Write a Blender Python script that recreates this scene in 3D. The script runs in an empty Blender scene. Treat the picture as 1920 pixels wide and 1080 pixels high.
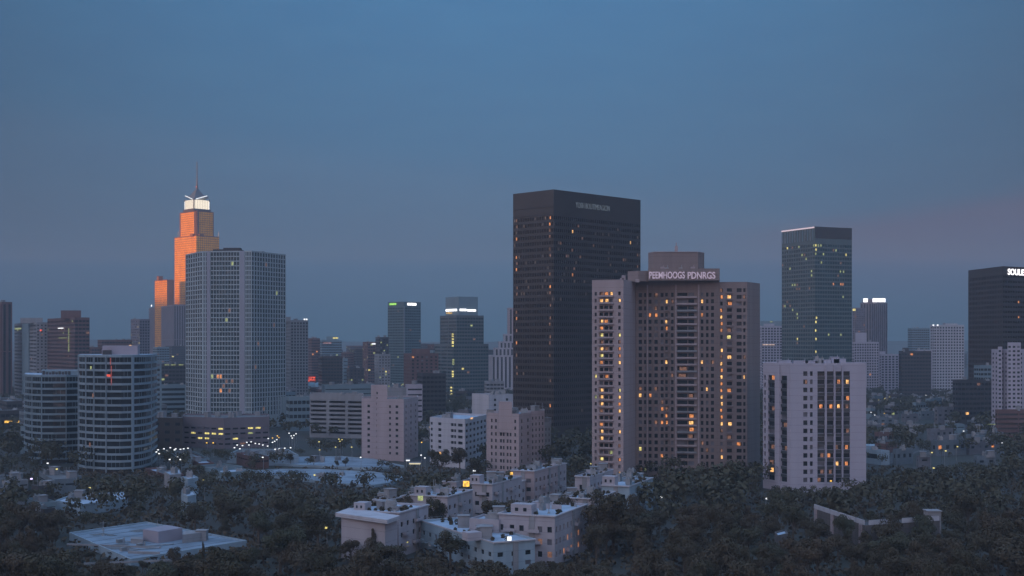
import bpy, math, random
from mathutils import Vector, noise
R = math.radians
rnd = random.Random(7)
sc = bpy.context.scene
COL = sc.collection

# ------------------------------------------------------------------ camera, sky, sun, exposure
H = 62.0            # camera height (m)
F = 2400.0          # focal length in photo pixels (photo 1920 wide)
HZ = 640.0          # horizon row in the photo
cam = bpy.data.cameras.new('camera'); cam_o = bpy.data.objects.new('camera', cam); COL.objects.link(cam_o)
cam_o.location = (0, 0, H); cam_o.rotation_euler = (R(90), 0, 0)
cam.sensor_width = 36; cam.lens = 36*F/1920; cam.shift_y = (HZ-540)/1920.0
cam.clip_start = 1; cam.clip_end = 60000
sc.camera = cam_o
sc.view_settings.view_transform = 'Standard'; sc.view_settings.look = 'None'
sc.view_settings.exposure = 1.6; sc.view_settings.gamma = 1.0
sc.cycles.use_denoising = True
sc.cycles.sample_clamp_indirect = 3.0
sc.cycles.max_bounces = 5; sc.cycles.diffuse_bounces = 2; sc.cycles.glossy_bounces = 2
sc.cycles.volume_bounces = 0; sc.cycles.transparent_max_bounces = 4

SUN_EL = 0.3
SUN_DIR = Vector((-0.70, -0.714, 0)).normalized()          # horizontal direction towards the sun
world = bpy.data.worlds.new('World'); sc.world = world; world.use_nodes = True
wt = world.node_tree; wt.nodes.clear()
def N(t, kind, **kw):
    n = t.nodes.new(kind)
    for k, v in kw.items(): setattr(n, k, v)
    return n
def mth(t, op, a, b=None, c=None, clamp=False):
    n = N(t, 'ShaderNodeMath', operation=op); n.use_clamp = clamp
    for i, v in enumerate((a, b, c)):
        if v is None: continue
        if isinstance(v, (int, float)): n.inputs[i].default_value = v
        else: t.links.new(v, n.inputs[i])
    return n.outputs[0]
def ramp(t, fac, stops):
    n = N(t, 'ShaderNodeValToRGB'); e = n.color_ramp.elements
    while len(e) < len(stops): e.new(0.5)
    for el, (p, c) in zip(e, stops): el.position = p; el.color = (*c, 1)
    t.links.new(fac, n.inputs[0]); return n.outputs[0]
def mixc(t, fac, a, b, mode='MIX'):
    n = N(t, 'ShaderNodeMix', data_type='RGBA', blend_type=mode)
    for i, v in ((0, fac), (6, a), (7, b)):
        if isinstance(v, (int, float)): n.inputs[i].default_value = v
        elif isinstance(v, tuple): n.inputs[i].default_value = (*v, 1)
        else: t.links.new(v, n.inputs[i])
    return n.outputs[2]
tc = N(wt, 'ShaderNodeTexCoord'); sp = N(wt, 'ShaderNodeSeparateXYZ'); wt.links.new(tc.outputs['Generated'], sp.inputs[0])
X, Y_, Z = sp.outputs
zc = mth(wt, 'MAXIMUM', Z, 0.0)
# dusk sky away from the sun (what the camera sees) and the brighter western sky behind the camera
east = ramp(wt, zc, [(0.0, (.034, .100, .150)), (.06, (.043, .126, .212)), (.14, (.046, .158, .298)),
                     (.26, (.050, .185, .375)), (.50, (.22, .42, .75)), (1.0, (.50, .85, 1.50))])
west = ramp(wt, zc, [(0.0, (1.6, 1.0, .80)), (.10, (1.6, 1.15, 1.05)), (.30, (1.35, 1.15, 1.30)),
                     (.60, (.80, .98, 1.35)), (1.0, (.50, .85, 1.50))])
d = mth(wt, 'ADD', mth(wt, 'MULTIPLY', X, SUN_DIR.x), mth(wt, 'MULTIPLY', Y_, SUN_DIR.y))
mr = N(wt, 'ShaderNodeMapRange', interpolation_type='SMOOTHSTEP')
wt.links.new(d, mr.inputs[0]); mr.inputs[1].default_value = -0.35; mr.inputs[2].default_value = 0.75
skyc = mixc(wt, mr.outputs[0], east, west)
# vignette-like darkening to both sides of the view axis, put into the sky colour
x2 = mth(wt, 'MULTIPLY', X, X)
fac = mth(wt, 'SUBTRACT', 1.0, mth(wt, 'MINIMUM', mth(wt, 'MULTIPLY', x2, 2.6), 0.34))
front = mth(wt, 'GREATER_THAN', Y_, 0.0)
fac = mth(wt, 'ADD', mth(wt, 'MULTIPLY', fac, front), mth(wt, 'SUBTRACT', 1.0, front))
vm = N(wt, 'ShaderNodeVectorMath', operation='SCALE'); wt.links.new(skyc, vm.inputs[0]); wt.links.new(fac, vm.inputs[3])
skyc = vm.outputs[0]
# thin mauve cloud bank low on the right
mp = N(wt, 'ShaderNodeMapping'); mp.inputs['Scale'].default_value = (3.0, 1.0, 14.0); wt.links.new(tc.outputs['Generated'], mp.inputs[0])
nz = N(wt, 'ShaderNodeTexNoise'); nz.inputs['Scale'].default_value = 1.6; nz.inputs['Detail'].default_value = 5; wt.links.new(mp.outputs[0], nz.inputs[0])
topz = mth(wt, 'ADD', mth(wt, 'MULTIPLY', X, 0.13), mth(wt, 'ADD', 0.065, mth(wt, 'MULTIPLY', mth(wt, 'SUBTRACT', nz.outputs[0], 0.5), 0.03)))
m1 = N(wt, 'ShaderNodeMapRange', interpolation_type='SMOOTHSTEP'); wt.links.new(mth(wt, 'SUBTRACT', topz, Z), m1.inputs[0]); m1.inputs[1].default_value = -0.008; m1.inputs[2].default_value = 0.012
m2 = N(wt, 'ShaderNodeMapRange', interpolation_type='SMOOTHSTEP'); wt.links.new(X, m2.inputs[0]); m2.inputs[1].default_value = 0.10; m2.inputs[2].default_value = 0.30
m3 = N(wt, 'ShaderNodeMapRange', interpolation_type='SMOOTHSTEP'); wt.links.new(Z, m3.inputs[0]); m3.inputs[1].default_value = 0.02; m3.inputs[2].default_value = 0.09
cm = mth(wt, 'MULTIPLY', mth(wt, 'MULTIPLY', m1.outputs[0], m2.outputs[0]), mth(wt, 'MULTIPLY', m3.outputs[0], mth(wt, 'MULTIPLY', front, 0.9)))
nm = N(wt, 'ShaderNodeTexNoise'); nm.inputs['Scale'].default_value = 5; nm.inputs['Detail'].default_value = 8; nm.inputs['Roughness'].default_value = .65; wt.links.new(mp.outputs[0], nm.inputs[0])
skyc = mixc(wt, 1.0, skyc, ramp(wt, nm.outputs[0], [(.3, (.94, .95, .97)), (.7, (1.06, 1.04, 1.02))]), 'MULTIPLY')
skyc = mixc(wt, cm, skyc, (.078, .086, .148))
sky = N(wt, 'ShaderNodeTexSky', sky_type='NISHITA'); sky.sun_disc = False
sky.sun_elevation = R(SUN_EL); sky.sun_rotation = math.atan2(SUN_DIR.x, SUN_DIR.y); sky.air_density = 1.5; sky.dust_density = 1.0
bg1 = N(wt, 'ShaderNodeBackground'); wt.links.new(skyc, bg1.inputs[0]); bg1.inputs[1].default_value = 0.345
bg2 = N(wt, 'ShaderNodeBackground'); wt.links.new(sky.outputs[0], bg2.inputs[0]); bg2.inputs[1].default_value = 0.007
ad = N(wt, 'ShaderNodeAddShader'); wt.links.new(bg1.outputs[0], ad.inputs[0]); wt.links.new(bg2.outputs[0], ad.inputs[1])
wo = N(wt, 'ShaderNodeOutputWorld'); wt.links.new(ad.outputs[0], wo.inputs[0])

sun = bpy.data.lights.new('sun', 'SUN'); sun.energy = 5.0; sun.angle = R(0.5); sun.color = (1.0, .36, .0)
sun_o = bpy.data.objects.new('sun', sun); COL.objects.link(sun_o)
to_sun = Vector((SUN_DIR.x*math.cos(R(SUN_EL)), SUN_DIR.y*math.cos(R(SUN_EL)), math.sin(R(SUN_EL))))
sun_o.rotation_euler = to_sun.to_track_quat('Z', 'Y').to_euler(); sun_o.location = (-200, -300, 500)

# ------------------------------------------------------------------ materials
MATS = {}
def mat(name, rgb, rough=.8, var=.18, scale=.08, metal=0.0, spec=.4, streak=False, bump=0.0):
    if name in MATS: return MATS[name]
    m = bpy.data.materials.new(name); m.use_nodes = True; t = m.node_tree; b = t.nodes['Principled BSDF']
    g = N(t, 'ShaderNodeNewGeometry'); n = N(t, 'ShaderNodeTexNoise'); n.inputs['Scale'].default_value = scale; n.inputs['Detail'].default_value = 6
    if streak:
        mp = N(t, 'ShaderNodeMapping'); mp.inputs['Scale'].default_value = (4, 4, .25); t.links.new(g.outputs['Position'], mp.inputs[0]); t.links.new(mp.outputs[0], n.inputs[0])
    else: t.links.new(g.outputs['Position'], n.inputs[0])
    lo = tuple(c*(1-var) for c in rgb); hi = tuple(min(1, c*(1+var)) for c in rgb)
    c = ramp(t, n.outputs[0], [(.3, lo), (.7, hi)])
    if streak:
        sx = N(t, 'ShaderNodeSeparateXYZ'); t.links.new(g.outputs['Position'], sx.inputs[0])
        j = mth(t, 'LESS_THAN', mth(t, 'FRACT', mth(t, 'MULTIPLY', sx.outputs[2], 1/3.05)), .07)
        n3 = N(t, 'ShaderNodeTexNoise'); n3.inputs['Scale'].default_value = .9; t.links.new(g.outputs['Position'], n3.inputs[0])
        c = mixc(t, mth(t, 'MULTIPLY', j, mth(t, 'MULTIPLY', n3.outputs[0], .7)), c, tuple(x*.55 for x in rgb))
    t.links.new(c, b.inputs['Base Color'])
    b.inputs['Roughness'].default_value = rough; b.inputs['Metallic'].default_value = metal; b.inputs['Specular IOR Level'].default_value = spec
    if bump:
        bn = N(t, 'ShaderNodeBump'); bn.inputs['Strength'].default_value = bump; bn.inputs['Distance'].default_value = .3
        t.links.new(n.outputs[0], bn.inputs['Height']); t.links.new(bn.outputs[0], b.inputs['Normal'])
    if 'glass' in name:
        nb = N(t, 'ShaderNodeTexNoise'); nb.inputs['Scale'].default_value = .22; nb.inputs['Detail'].default_value = 1; t.links.new(g.outputs['Position'], nb.inputs[0])
        bn = N(t, 'ShaderNodeBump'); bn.inputs['Strength'].default_value = .5; bn.inputs['Distance'].default_value = .6
        t.links.new(nb.outputs[0], bn.inputs['Height']); t.links.new(bn.outputs[0], b.inputs['Normal'])
    MATS[name] = m; return m
def emit(name, rgb, k, var=.65, scale=1.1):
    k = k*.32
    if name in MATS: return MATS[name]
    m = bpy.data.materials.new(name); m.use_nodes = True; t = m.node_tree; b = t.nodes['Principled BSDF']
    b.inputs['Base Color'].default_value = (.05, .05, .05, 1)
    g = N(t, 'ShaderNodeNewGeometry'); n = N(t, 'ShaderNodeTexNoise'); n.inputs['Scale'].default_value = scale; n.inputs['Detail'].default_value = 2
    t.links.new(g.outputs['Position'], n.inputs[0])
    b.inputs['Emission Color'].default_value = (*rgb, 1)
    s = N(t, 'ShaderNodeMapRange'); t.links.new(n.outputs[0], s.inputs[0]); s.inputs[1].default_value = .3; s.inputs[2].default_value = .7
    s.inputs[3].default_value = k*(1-var); s.inputs[4].default_value = k*(1+var)
    t.links.new(s.outputs[0], b.inputs['Emission Strength'])
    try: m.cycles.emission_sampling = 'NONE'
    except Exception: pass
    MATS[name] = m; return m
pink = mat('pink_concrete', (.345, .28, .285), .85, .10, .06, streak=True)
pinkL = mat('pale_pink_render', (.34, .315, .34), .85, .10, .06, streak=True)
brown = mat('brown_concrete', (.15, .115, .11), .85, .12, .06, streak=True)
brick = mat('red_brown_brick', (.13, .075, .07), .9, .15, .1, streak=True)
lilac = mat('white_painted_render', (.38, .35, .40), .8, .08, .05, streak=True)
white = mat('off_white_render', (.40, .39, .42), .8, .12, .08, streak=True)
bluew = mat('pale_blue_render', (.24, .31, .36), .8, .12, .08, streak=True)
grey = mat('grey_concrete', (.22, .22, .23), .85, .15, .08, streak=True)
tealc = mat('blue_grey_panel', (.15, .21, .24), .5, .12, .06)
darkc = mat('charcoal_cladding', (.045, .04, .042), .6, .15, .05)
bronze = mat('bronze_cladding', (.044, .032, .028), .5, .18, .05)
roofm = mat('pale_roof_membrane', (.30, .37, .45), .85, .22, .12, bump=.2)
roofd = mat('gravel_roof', (.12, .125, .13), .95, .25, .2)
metal = mat('galvanised_metal', (.28, .29, .30), .5, .2, .6, metal=.6)
gld = mat('dark_window_glass', (.022, .028, .034), .18, .4, .25, spec=.5)
glt = mat('teal_curtain_glass', (.028, .055, .06), .15, .35, .12, spec=.6)
glb = mat('blue_grey_curtain_glass', (.05, .068, .075), .2, .3, .15, spec=.5)
glk = mat('bronze_tinted_glass', (.026, .02, .018), .25, .5, .22, spec=.2)
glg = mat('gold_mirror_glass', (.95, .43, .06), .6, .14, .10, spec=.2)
glc = mat('curtained_window_glass', (.12, .12, .14), .4, .4, .3)
warm = emit('warm_lit_window', (1, .52, .17), 1.25)
oran = emit('orange_lit_window', (1, .35, .10), .72)
dimw = emit('dim_lit_window', (1, .45, .25), .17)
yel = emit('yellow_lit_window', (.95, .80, .25), .95)
ygr = emit('yellow_green_lit_window', (.75, .85, .32), .42)
wht = emit('white_light', (.95, .98, 1), 1.4, .1)
whb = emit('bright_white_light', (1, .97, 1), 2.6, .05)
sgn = emit('lilac_lit_lettering', (.68, .55, .75), .55, .2)
sgd = emit('faint_grey_lettering', (.30, .36, .42), .27, .3)
red = emit('red_light', (1, .10, .04), 1.1)
grn = emit('green_light', (.45, 1, .12), 1.0)
amb = emit('amber_light', (1, .55, .08), 1.3)
vio = emit('violet_light', (.62, .50, 1), 3.0, .1)
crm = emit('cream_lit_lantern', (1, .86, .66), 1.5, .15)

# ------------------------------------------------------------------ mesh helpers
class MB:
    def __init__(s): s.v = []; s.f = []; s.mi = []
    def quad(s, a, b, c, d, mi=0):
        n = len(s.v); s.v += [tuple(a), tuple(b), tuple(c), tuple(d)]; s.f.append((n, n+1, n+2, n+3)); s.mi.append(mi)
    def prism(s, pts, z0, z1, mi=0, top=True, bottom=False, sides=True):
        n = len(s.v); k = len(pts)
        s.v += [(p[0], p[1], z0) for p in pts] + [(p[0], p[1], z1) for p in pts]
        if sides:
            for i in range(k): s.f.append((n+i, n+(i+1) % k, n+k+(i+1) % k, n+k+i)); s.mi.append(mi)
        if top: s.f.append(tuple(n+k+i for i in range(k))); s.mi.append(mi)
        if bottom: s.f.append(tuple(n+i for i in reversed(range(k)))); s.mi.append(mi)
    def box(s, cx, cy, z0, sx, sy, sz, a=0.0, mi=0):
        ca, sa = math.cos(a), math.sin(a)
        s.prism([(cx+x*ca-y*sa, cy+x*sa+y*ca) for x, y in ((-sx/2, -sy/2), (sx/2, -sy/2), (sx/2, sy/2), (-sx/2, sy/2))], z0, z0+sz, mi, bottom=True)
    def tube(s, a, b, r0, r1=None, k=6, mi=0):
        r1 = r0 if r1 is None else r1
        a = Vector(a); b = Vector(b); dd = (b-a).normalized(); u = dd.orthogonal().normalized(); w = dd.cross(u); n = len(s.v)
        for p, r in ((a, r0), (b, r1)):
            for i in range(k):
                t = 2*math.pi*i/k; q = p+u*math.cos(t)*r+w*math.sin(t)*r; s.v.append(tuple(q))
        for i in range(k): s.f.append((n+i, n+(i+1) % k, n+k+(i+1) % k, n+k+i)); s.mi.append(mi)
        s.f.append(tuple(n+k+i for i in range(k))); s.mi.append(mi)
        s.f.append(tuple(n+i for i in reversed(range(k)))); s.mi.append(mi)
    def build(s, name, mats, parent=None, off=None):
        me = bpy.data.meshes.new(name)
        o3 = off if off is not None else (parent.get('_off') if parent is not None else None)
        if o3 is not None: vs = [(x-o3[0], y-o3[1], z-o3[2]) for x, y, z in s.v]
        else: vs = s.v
        me.from_pydata(vs, [], s.f)
        if not isinstance(mats, (list, tuple)): mats = [mats]
        for m in mats: me.materials.append(m)
        if len(mats) > 1: me.polygons.foreach_set('material_index', s.mi)
        me.update()
        o = bpy.data.objects.new(name, me); COL.objects.link(o)
        if parent is not None:
            o.parent = parent
            if o3 is not None: o['_off'] = list(o3)
        return o
def tag(o, label=None, cat=None, group=None, kind=None):
    if label: o['label'] = label
    if cat: o['category'] = cat
    if group: o['group'] = group
    if kind: o['kind'] = kind
    return o
def thing(name, label, cat, loc, group=None):
    o = bpy.data.objects.new(name, None); COL.objects.link(o); o.location = loc; o['_off'] = list(loc); o.empty_display_size = 1
    return tag(o, label, cat, group)
def PX(px, Yd): return (px-960.0)/F*Yd
def ZY(py, Yd): return H-(py-HZ)*Yd/F
def P(px, Yd): return (PX(px, Yd), Yd)
FOOT = []
def unit(p, q):
    dx, dy = q[0]-p[0], q[1]-p[1]; l = math.hypot(dx, dy); return dx/l, dy/l, l

def facade(wall, p0, p1, z0, z1, sp, wins, fi):
    """Wall face with recessed openings; panes are collected in wins. sp gives the rhythm of the face."""
    ux, uy, L = unit(p0, p1); nx, ny = uy, -ux
    dep = sp.get('d', .35)
    def pt(u, z, o=0.0): return (p0[0]+ux*u-nx*o, p0[1]+uy*u-ny*o, z)
    if sp.get('blank'):
        wall.quad(pt(0, z0), pt(L, z0), pt(L, z1), pt(0, z1)); return
    zt = z1-sp.get('mt', 1.5); zb = z0+sp.get('mb', 3.0)
    fh = sp['fh']; nr = max(1, int(round((zt-zb)/fh))); fh = (zt-zb)/nr
    hf = sp.get('hf', .5)
    iv = sp.get('iv')
    if iv is None:
        nc = sp.get('n') or max(1, int(round(L/sp['cw']))); wf = sp.get('wf', .5); e = sp.get('edge', .0)
        iv = [(e+(1-2*e)*(i+.5-wf/2)/nc, e+(1-2*e)*(i+.5+wf/2)/nc) for i in range(nc)]
    us = [0.0]; 
    for a, b in iv: us += [a*L, b*L]
    us.append(L)
    vs = [z0]
    for r in range(nr): vs += [zb+fh*(r+.5-hf/2), zb+fh*(r+.5+hf/2)]
    vs.append(z1)
    sk = sp.get('skip', lambda r, c: False)
    # horizontal strips without openings span the whole width
    for j in range(len(vs)-1):
        a, b = vs[j], vs[j+1]
        if b-a < 1e-4: continue
        if j % 2 == 0: wall.quad(pt(0, a), pt(L, a), pt(L, b), pt(0, b)); continue
        r = j//2
        for i in range(len(us)-1):
            u, w = us[i], us[i+1]
            if w-u < 1e-4: continue
            c = i//2
            if i % 2 == 0 or sk(nr-1-r, c): wall.quad(pt(u, a), pt(w, a), pt(w, b), pt(u, b)); continue
            wall.quad(pt(u, a), pt(w, a), pt(w, a, dep), pt(u, a, dep))
            wall.quad(pt(u, b, dep), pt(w, b, dep), pt(w, b), pt(u, b))
            wall.quad(pt(u, a), pt(u, a, dep), pt(u, b, dep), pt(u, b))
            wall.quad(pt(w, a, dep), pt(w, a), pt(w, b), pt(w, b, dep))
            key = (nr-1-r, c)
            m = sp.get('glass', gld); lit = False
            if key in sp.get('lit', {}): m = sp['lit'][key]; lit = True
            elif sp.get('litp') and rnd.random() < (sp['litp'](nr-1-r, c, nr) if callable(sp['litp']) else sp['litp']):
                m = rnd.choice(sp.get('litm', [warm, oran, dimw])); lit = True
            elif sp.get('alt') and rnd.random() < sp['alt']: m = glc
            if lit and sp.get('lits'):       # only part of a wide pane glows
                q = sp['lits']; s0 = rnd.uniform(0, 1-q); ww = w-u
                lu, lw = u+ww*s0, u+ww*(s0+q)
                wins.append(dict(q=[pt(u, a, dep), pt(w, a, dep), pt(w, b, dep), pt(u, b, dep)], m=sp.get('glass', gld), lit=False, row=(fi if sp.get('split') else 0, nr-1-r), mode=sp.get('mode', 'each'), z=b, nm=sp.get('nm', 'window')))
                wins.append(dict(q=[pt(lu, a+.15, dep-.06), pt(lw, a+.15, dep-.06), pt(lw, b-.15, dep-.06), pt(lu, b-.15, dep-.06)], m=m, lit=True, row=0, mode='each', z=b, nm='lit_window'))
                continue
            wins.append(dict(q=[pt(u, a, dep), pt(w, a, dep), pt(w, b, dep), pt(u, b, dep)], m=m, lit=lit, row=(fi if sp.get('split') else 0, nr-1-r),
                             mode=('each' if lit else sp.get('mode', 'each')), z=b, nm=sp.get('nm', 'window')))
def flush_windows(root, wins, cap=96):
    rows = {}; each = []
    for w in wins:
        if w['mode'] == 'row': rows.setdefault((w['row'], w['m'].name), []).append(w)
        else: each.append(w)
    for k, ws in rows.items():
        mb = MB()
        for w in ws: mb.quad(*w['q'])
        mb.build('window_band', ws[0]['m'], root)
    each.sort(key=lambda w: (not w['lit'], -w['z']))
    lit = [w for w in each if w['lit']]; dark = [w for w in each if not w['lit']]
    for lst, nm, nmax in ((lit, 'lit_window', cap), (dark, 'window', cap)):
        for w in lst[:nmax]:
            mb = MB(); mb.quad(*w['q']); mb.build(nm, w['m'], root)
        if len(lst) > nmax:
            mb = MB(); ms = []
            for w in lst[nmax:]:
                if w['m'] not in ms: ms.append(w['m'])
                mb.quad(*w['q'], mi=ms.index(w['m']))
            tag(mb.build(nm, ms, root), kind='stuff')
def inset(pts, t):
    cx = sum(p[0] for p in pts)/len(pts); cy = sum(p[1] for p in pts)/len(pts)
    out = []
    for x, y in pts:
        l = math.hypot(x-cx, y-cy) or 1; out.append((x-(x-cx)/l*t*1.4, y-(y-cy)/l*t*1.4))
    return out
def roof_on(root, poly, z, wallm, rm, par=1.0):
    """Roof deck with an upstand parapet and its inner faces."""
    inn = inset(poly, .45); mb = MB(); k = len(poly)
    mb.v = [(x, y, z) for x, y in poly]+[(x, y, z) for x, y in inn]+[(x, y, z-par) for x, y in inn]
    for i in range(k):
        j = (i+1) % k
        mb.f.append((i, j, k+j, k+i)); mb.mi.append(0); mb.f.append((k+i, k+j, 2*k+j, 2*k+i)); mb.mi.append(0)
    mb.build('parapet', wallm, root)
    rf = MB(); rf.v = [(x, y, z-par) for x, y in inn]; rf.f = [tuple(range(k))]; rf.mi = [0]
    return rf.build('roof', rm, root)
def roof_kit(root, poly, z, n, m=None, hmax=2.6, seed=0):
    """Plant boxes, ducts and aerials standing on a roof, each a part."""
    rg = random.Random(seed); cx = sum(p[0] for p in poly)/len(poly); cy = sum(p[1] for p in poly)/len(poly)
    for i in range(n):
        p = rg.choice(poly); q = rg.choice(poly); t = rg.uniform(.1, .6); s = rg.uniform(.1, .55)
        x = cx+(p[0]-cx)*t+(q[0]-cx)*s*.6; y = cy+(p[1]-cy)*t+(q[1]-cy)*s*.6
        if max(abs((x-cx)/1), abs(y-cy)) > 400: continue
        k = rg.random(); mb = MB(); a = rg.choice([0, R(45), R(68)])
        if k < .55:
            w = rg.uniform(1.2, 3.4); dd = rg.uniform(1.2, 2.8); hh = rg.uniform(.8, hmax)
            mb.box(x, y, z, w, dd, hh, a); mb.box(x, y, z+hh+.002, w*.8, dd*.8, .25, a)
            for s2 in (-1, 1): mb.box(x+s2*w*.3, y, z+hh+.26, .5, .5, .5, a)
            mb.build('rooftop_unit', m or metal, root)
        elif k < .8:
            hh = rg.uniform(2.2, 3.4)
            mb.box(x, y, z, 3.2, 2.8, hh, a); mb.box(x, y, z+hh, 3.6, 3.2, .2, a)
            mb.build('stair_head', m or grey, root)
        else:
            mb.tube((x, y, z), (x, y, z+rg.uniform(2.5, 5)), .10); mb.tube((x-.9, y, z+2.4), (x+.9, y, z+2.4), .06)
            mb.tube((x, y, z), (x, y, z+.5), .5, .3); mb.build('aerial', metal, root)
def chain3(L, C, Rr, Yc, a):
    a = max(a, math.degrees(math.atan(-(L-960)/F))+9.0)
    a = R(a); cx = PX(C, Yc); tR = (Rr-960)/F; tL = (L-960)/F
    wr = (tR*Yc-cx)/(math.cos(a)-tR*math.sin(a)); wl = (tL*Yc-cx)/(-math.sin(a)-tL*math.cos(a))
    c = (cx, Yc); r = (cx+wr*math.cos(a), Yc+wr*math.sin(a)); l = (cx-wl*math.sin(a), Yc+wl*math.cos(a))
    return [l, c, r]
def close(chain, back=None):
    if back is None and len(chain) == 3: l, c, r = chain; return chain+[(l[0]+r[0]-c[0], l[1]+r[1]-c[1])]
    b = back or 18.0
    mx_ = (chain[0][0]+chain[-1][0])/2; my_ = (chain[0][1]+chain[-1][1])/2; out = []
    for x, y in (chain[-1], chain[0]):
        l = math.hypot(x, y); X2, Y2 = x*(1+b/l), y*(1+b/l); out.append((X2+(mx_*(1+b/l)-X2)*.02, Y2+(my_*(1+b/l)-Y2)*.02))
    return chain+out
def block(root, chain, z0, z1, specs, wallm, back=None, rm=None, par=1.0, name='wall', wins=None, kit=0, seed=0, foot=True):
    """One mass of a building: faces with openings in front, plain walls behind, roof and parapet."""
    poly = close(chain, back); wall = MB(); k = len(poly); nf = len(chain)-1
    own = wins is None
    if own: wins = []
    for i in range(k):
        p, q = poly[i], poly[(i+1) % k]
        if i < nf: facade(wall, p, q, z0, z1, specs[min(i, len(specs)-1)], wins, i)
        else: wall.quad((p[0], p[1], z0), (q[0], q[1], z0), (q[0], q[1], z1), (p[0], p[1], z1))
    wall.build(name, wallm, root)
    roof_on(root, poly, z1, wallm, rm or roofm, par)
    if kit: roof_kit(root, poly, z1-par, kit, seed=seed)
    if foot: FOOT.append(poly)
    if own: flush_windows(root, wins)
    return poly
def ctr(chain, back=None):
    p = close(chain, back); return (sum(x for x, y in p)/len(p), sum(y for x, y in p)/len(p), 0.0)
def lettering(root, text, p0, p1, uc, zc, width, height, m, name='sign_lettering', out=.35, bold=.012):
    ux, uy, L = unit(p0, p1); cu = bpy.data.curves.new(name, 'FONT'); cu.body = text; cu.extrude = .06; cu.offset = bold; cu.align_x = 'CENTER'; cu.align_y = 'CENTER'
    tmp = bpy.data.objects.new('lettering_curve', cu); COL.objects.link(tmp); bpy.context.view_layer.update()
    me = bpy.data.meshes.new_from_object(tmp); bpy.data.objects.remove(tmp)
    xs = [v.co.x for v in me.vertices]; ys = [v.co.y for v in me.vertices]
    sx = width/(max(xs)-min(xs)); sy = height/(max(ys)-min(ys)); mx = (max(xs)+min(xs))/2; my = (max(ys)+min(ys))/2
    nx, ny = uy, -ux; off = root['_off']
    for v in me.vertices:
        u = uc+(v.co.x-mx)*sx; z = zc+(v.co.y-my)*sy; o = out+v.co.z*1.5
        v.co = (p0[0]+ux*u+nx*o-off[0], p0[1]+uy*u+ny*o-off[1], z-off[2])
    me.materials.clear(); me.materials.append(m)
    o = bpy.data.objects.new(name, me); COL.objects.link(o); o.parent = root; return o
def panel(root, p0, p1, u0, u1, z0, z1, m, name, out=.3, th=.2):
    """A thin box fixed to a face (light strips, sign boxes)."""
    ux, uy, L = unit(p0, p1); nx, ny = uy, -ux
    a = (p0[0]+ux*u0+nx*out, p0[1]+uy*u0+ny*out); b = (p0[0]+ux*u1+nx*out, p0[1]+uy*u1+ny*out)
    mb = MB(); mb.prism([a, b, (b[0]-nx*th, b[1]-ny*th), (a[0]-nx*th, a[1]-ny*th)], z0, z1, bottom=True)
    return mb.build(name, m, root)

# ------------------------------------------------------------------ ground, hills
g = MB(); n = 60; S = 6200.0
for j in range(n+1):
    for i in range(n+1):
        g.v.append((-S+2*S*i/n, -2950+9100*j/n, 0.0))
for j in range(n):
    for i in range(n):
        a = j*(n+1)+i; g.f.append((a, a+1, a+n+2, a+n+1)); g.mi.append(0)
gm = bpy.data.materials.new('dusk_ground'); gm.use_nodes = True; t = gm.node_tree; b = t.nodes['Principled BSDF']
ge = N(t, 'ShaderNodeNewGeometry'); n1 = N(t, 'ShaderNodeTexNoise'); n1.inputs['Scale'].default_value = .02; n1.inputs['Detail'].default_value = 8
n2 = N(t, 'ShaderNodeTexNoise'); n2.inputs['Scale'].default_value = .15; n2.inputs['Detail'].default_value = 6
t.links.new(ge.outputs['Position'], n1.inputs[0]); t.links.new(ge.outputs['Position'], n2.inputs[0])
c = mixc(t, n2.outputs[0], ramp(t, n1.outputs[0], [(.4, (.03, .033, .022)), (.55, (.05, .047, .04)), (.7, (.035, .035, .034))]), (.03, .03, .027))
t.links.new(c, b.inputs['Base Color']); b.inputs['Roughness'].default_value = .95
tag(g.build('ground', gm), kind='structure')

hillm = mat('wooded_hillside', (.05, .055, .045), .95, .4, .01)
def ridge(name, s_axis, origin, s0, s1, prof, half, ns, nt, m):
    """A hill range: s runs along it, t across; prof gives the crest height."""
    tx, ty = -s_axis[1], s_axis[0]; mb = MB()
    for i in range(ns+1):
        s = s0+(s1-s0)*i/ns; hc = prof(s)
        for j in range(nt+1):
            q = -1+2*j/nt; w = max(0, 1-abs(q))**.9
            z = hc*w*(1+.10*noise.noise(Vector((s*.004, q*2, 3.1)))*(0 if abs(q) < .05 else 1))
            mb.v.append((origin[0]+s_axis[0]*s+tx*q*half, origin[1]+s_axis[1]*s+ty*q*half, max(z-.5 if abs(q) > .99 else z, -.5)))
    for i in range(ns):
        for j in range(nt):
            a = i*(nt+1)+j; mb.f.append((a, a+1, a+nt+2, a+nt+1)); mb.mi.append(0)
    return tag(mb.build(name, m), kind='structure')
# added unseen ridge: blocks the sun, its saddle shaped to light only the orange towers
ax = (-SUN_DIR.y, SUN_DIR.x); O = (SUN_DIR.x*2350, SUN_DIR.y*2350)
s_tw = ax[0]*PX(345, 2385)+ax[1]*2385          # where the saddle lies, seen along the sun's rays
def prof_w(s):
    base = 468+3*noise.noise(Vector((s*.003, 0, 0)))
    dd = abs(s-s_tw)
    return min(base, 156+max(0, dd-95)*4.5)
ridge('sun_blocking_ridge', ax, O, -7000, 2200, prof_w, 420, 900, 16, hillm)
def prof_f(s): return 66+26*noise.noise(Vector((s*.0011, 5, 0)))+14*noise.noise(Vector((s*.004, 9, 0)))
ridge('distant_hills', (1, 0), (0, 5300), -4000, 4000, prof_f, 480, 160, 10, hillm)

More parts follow.
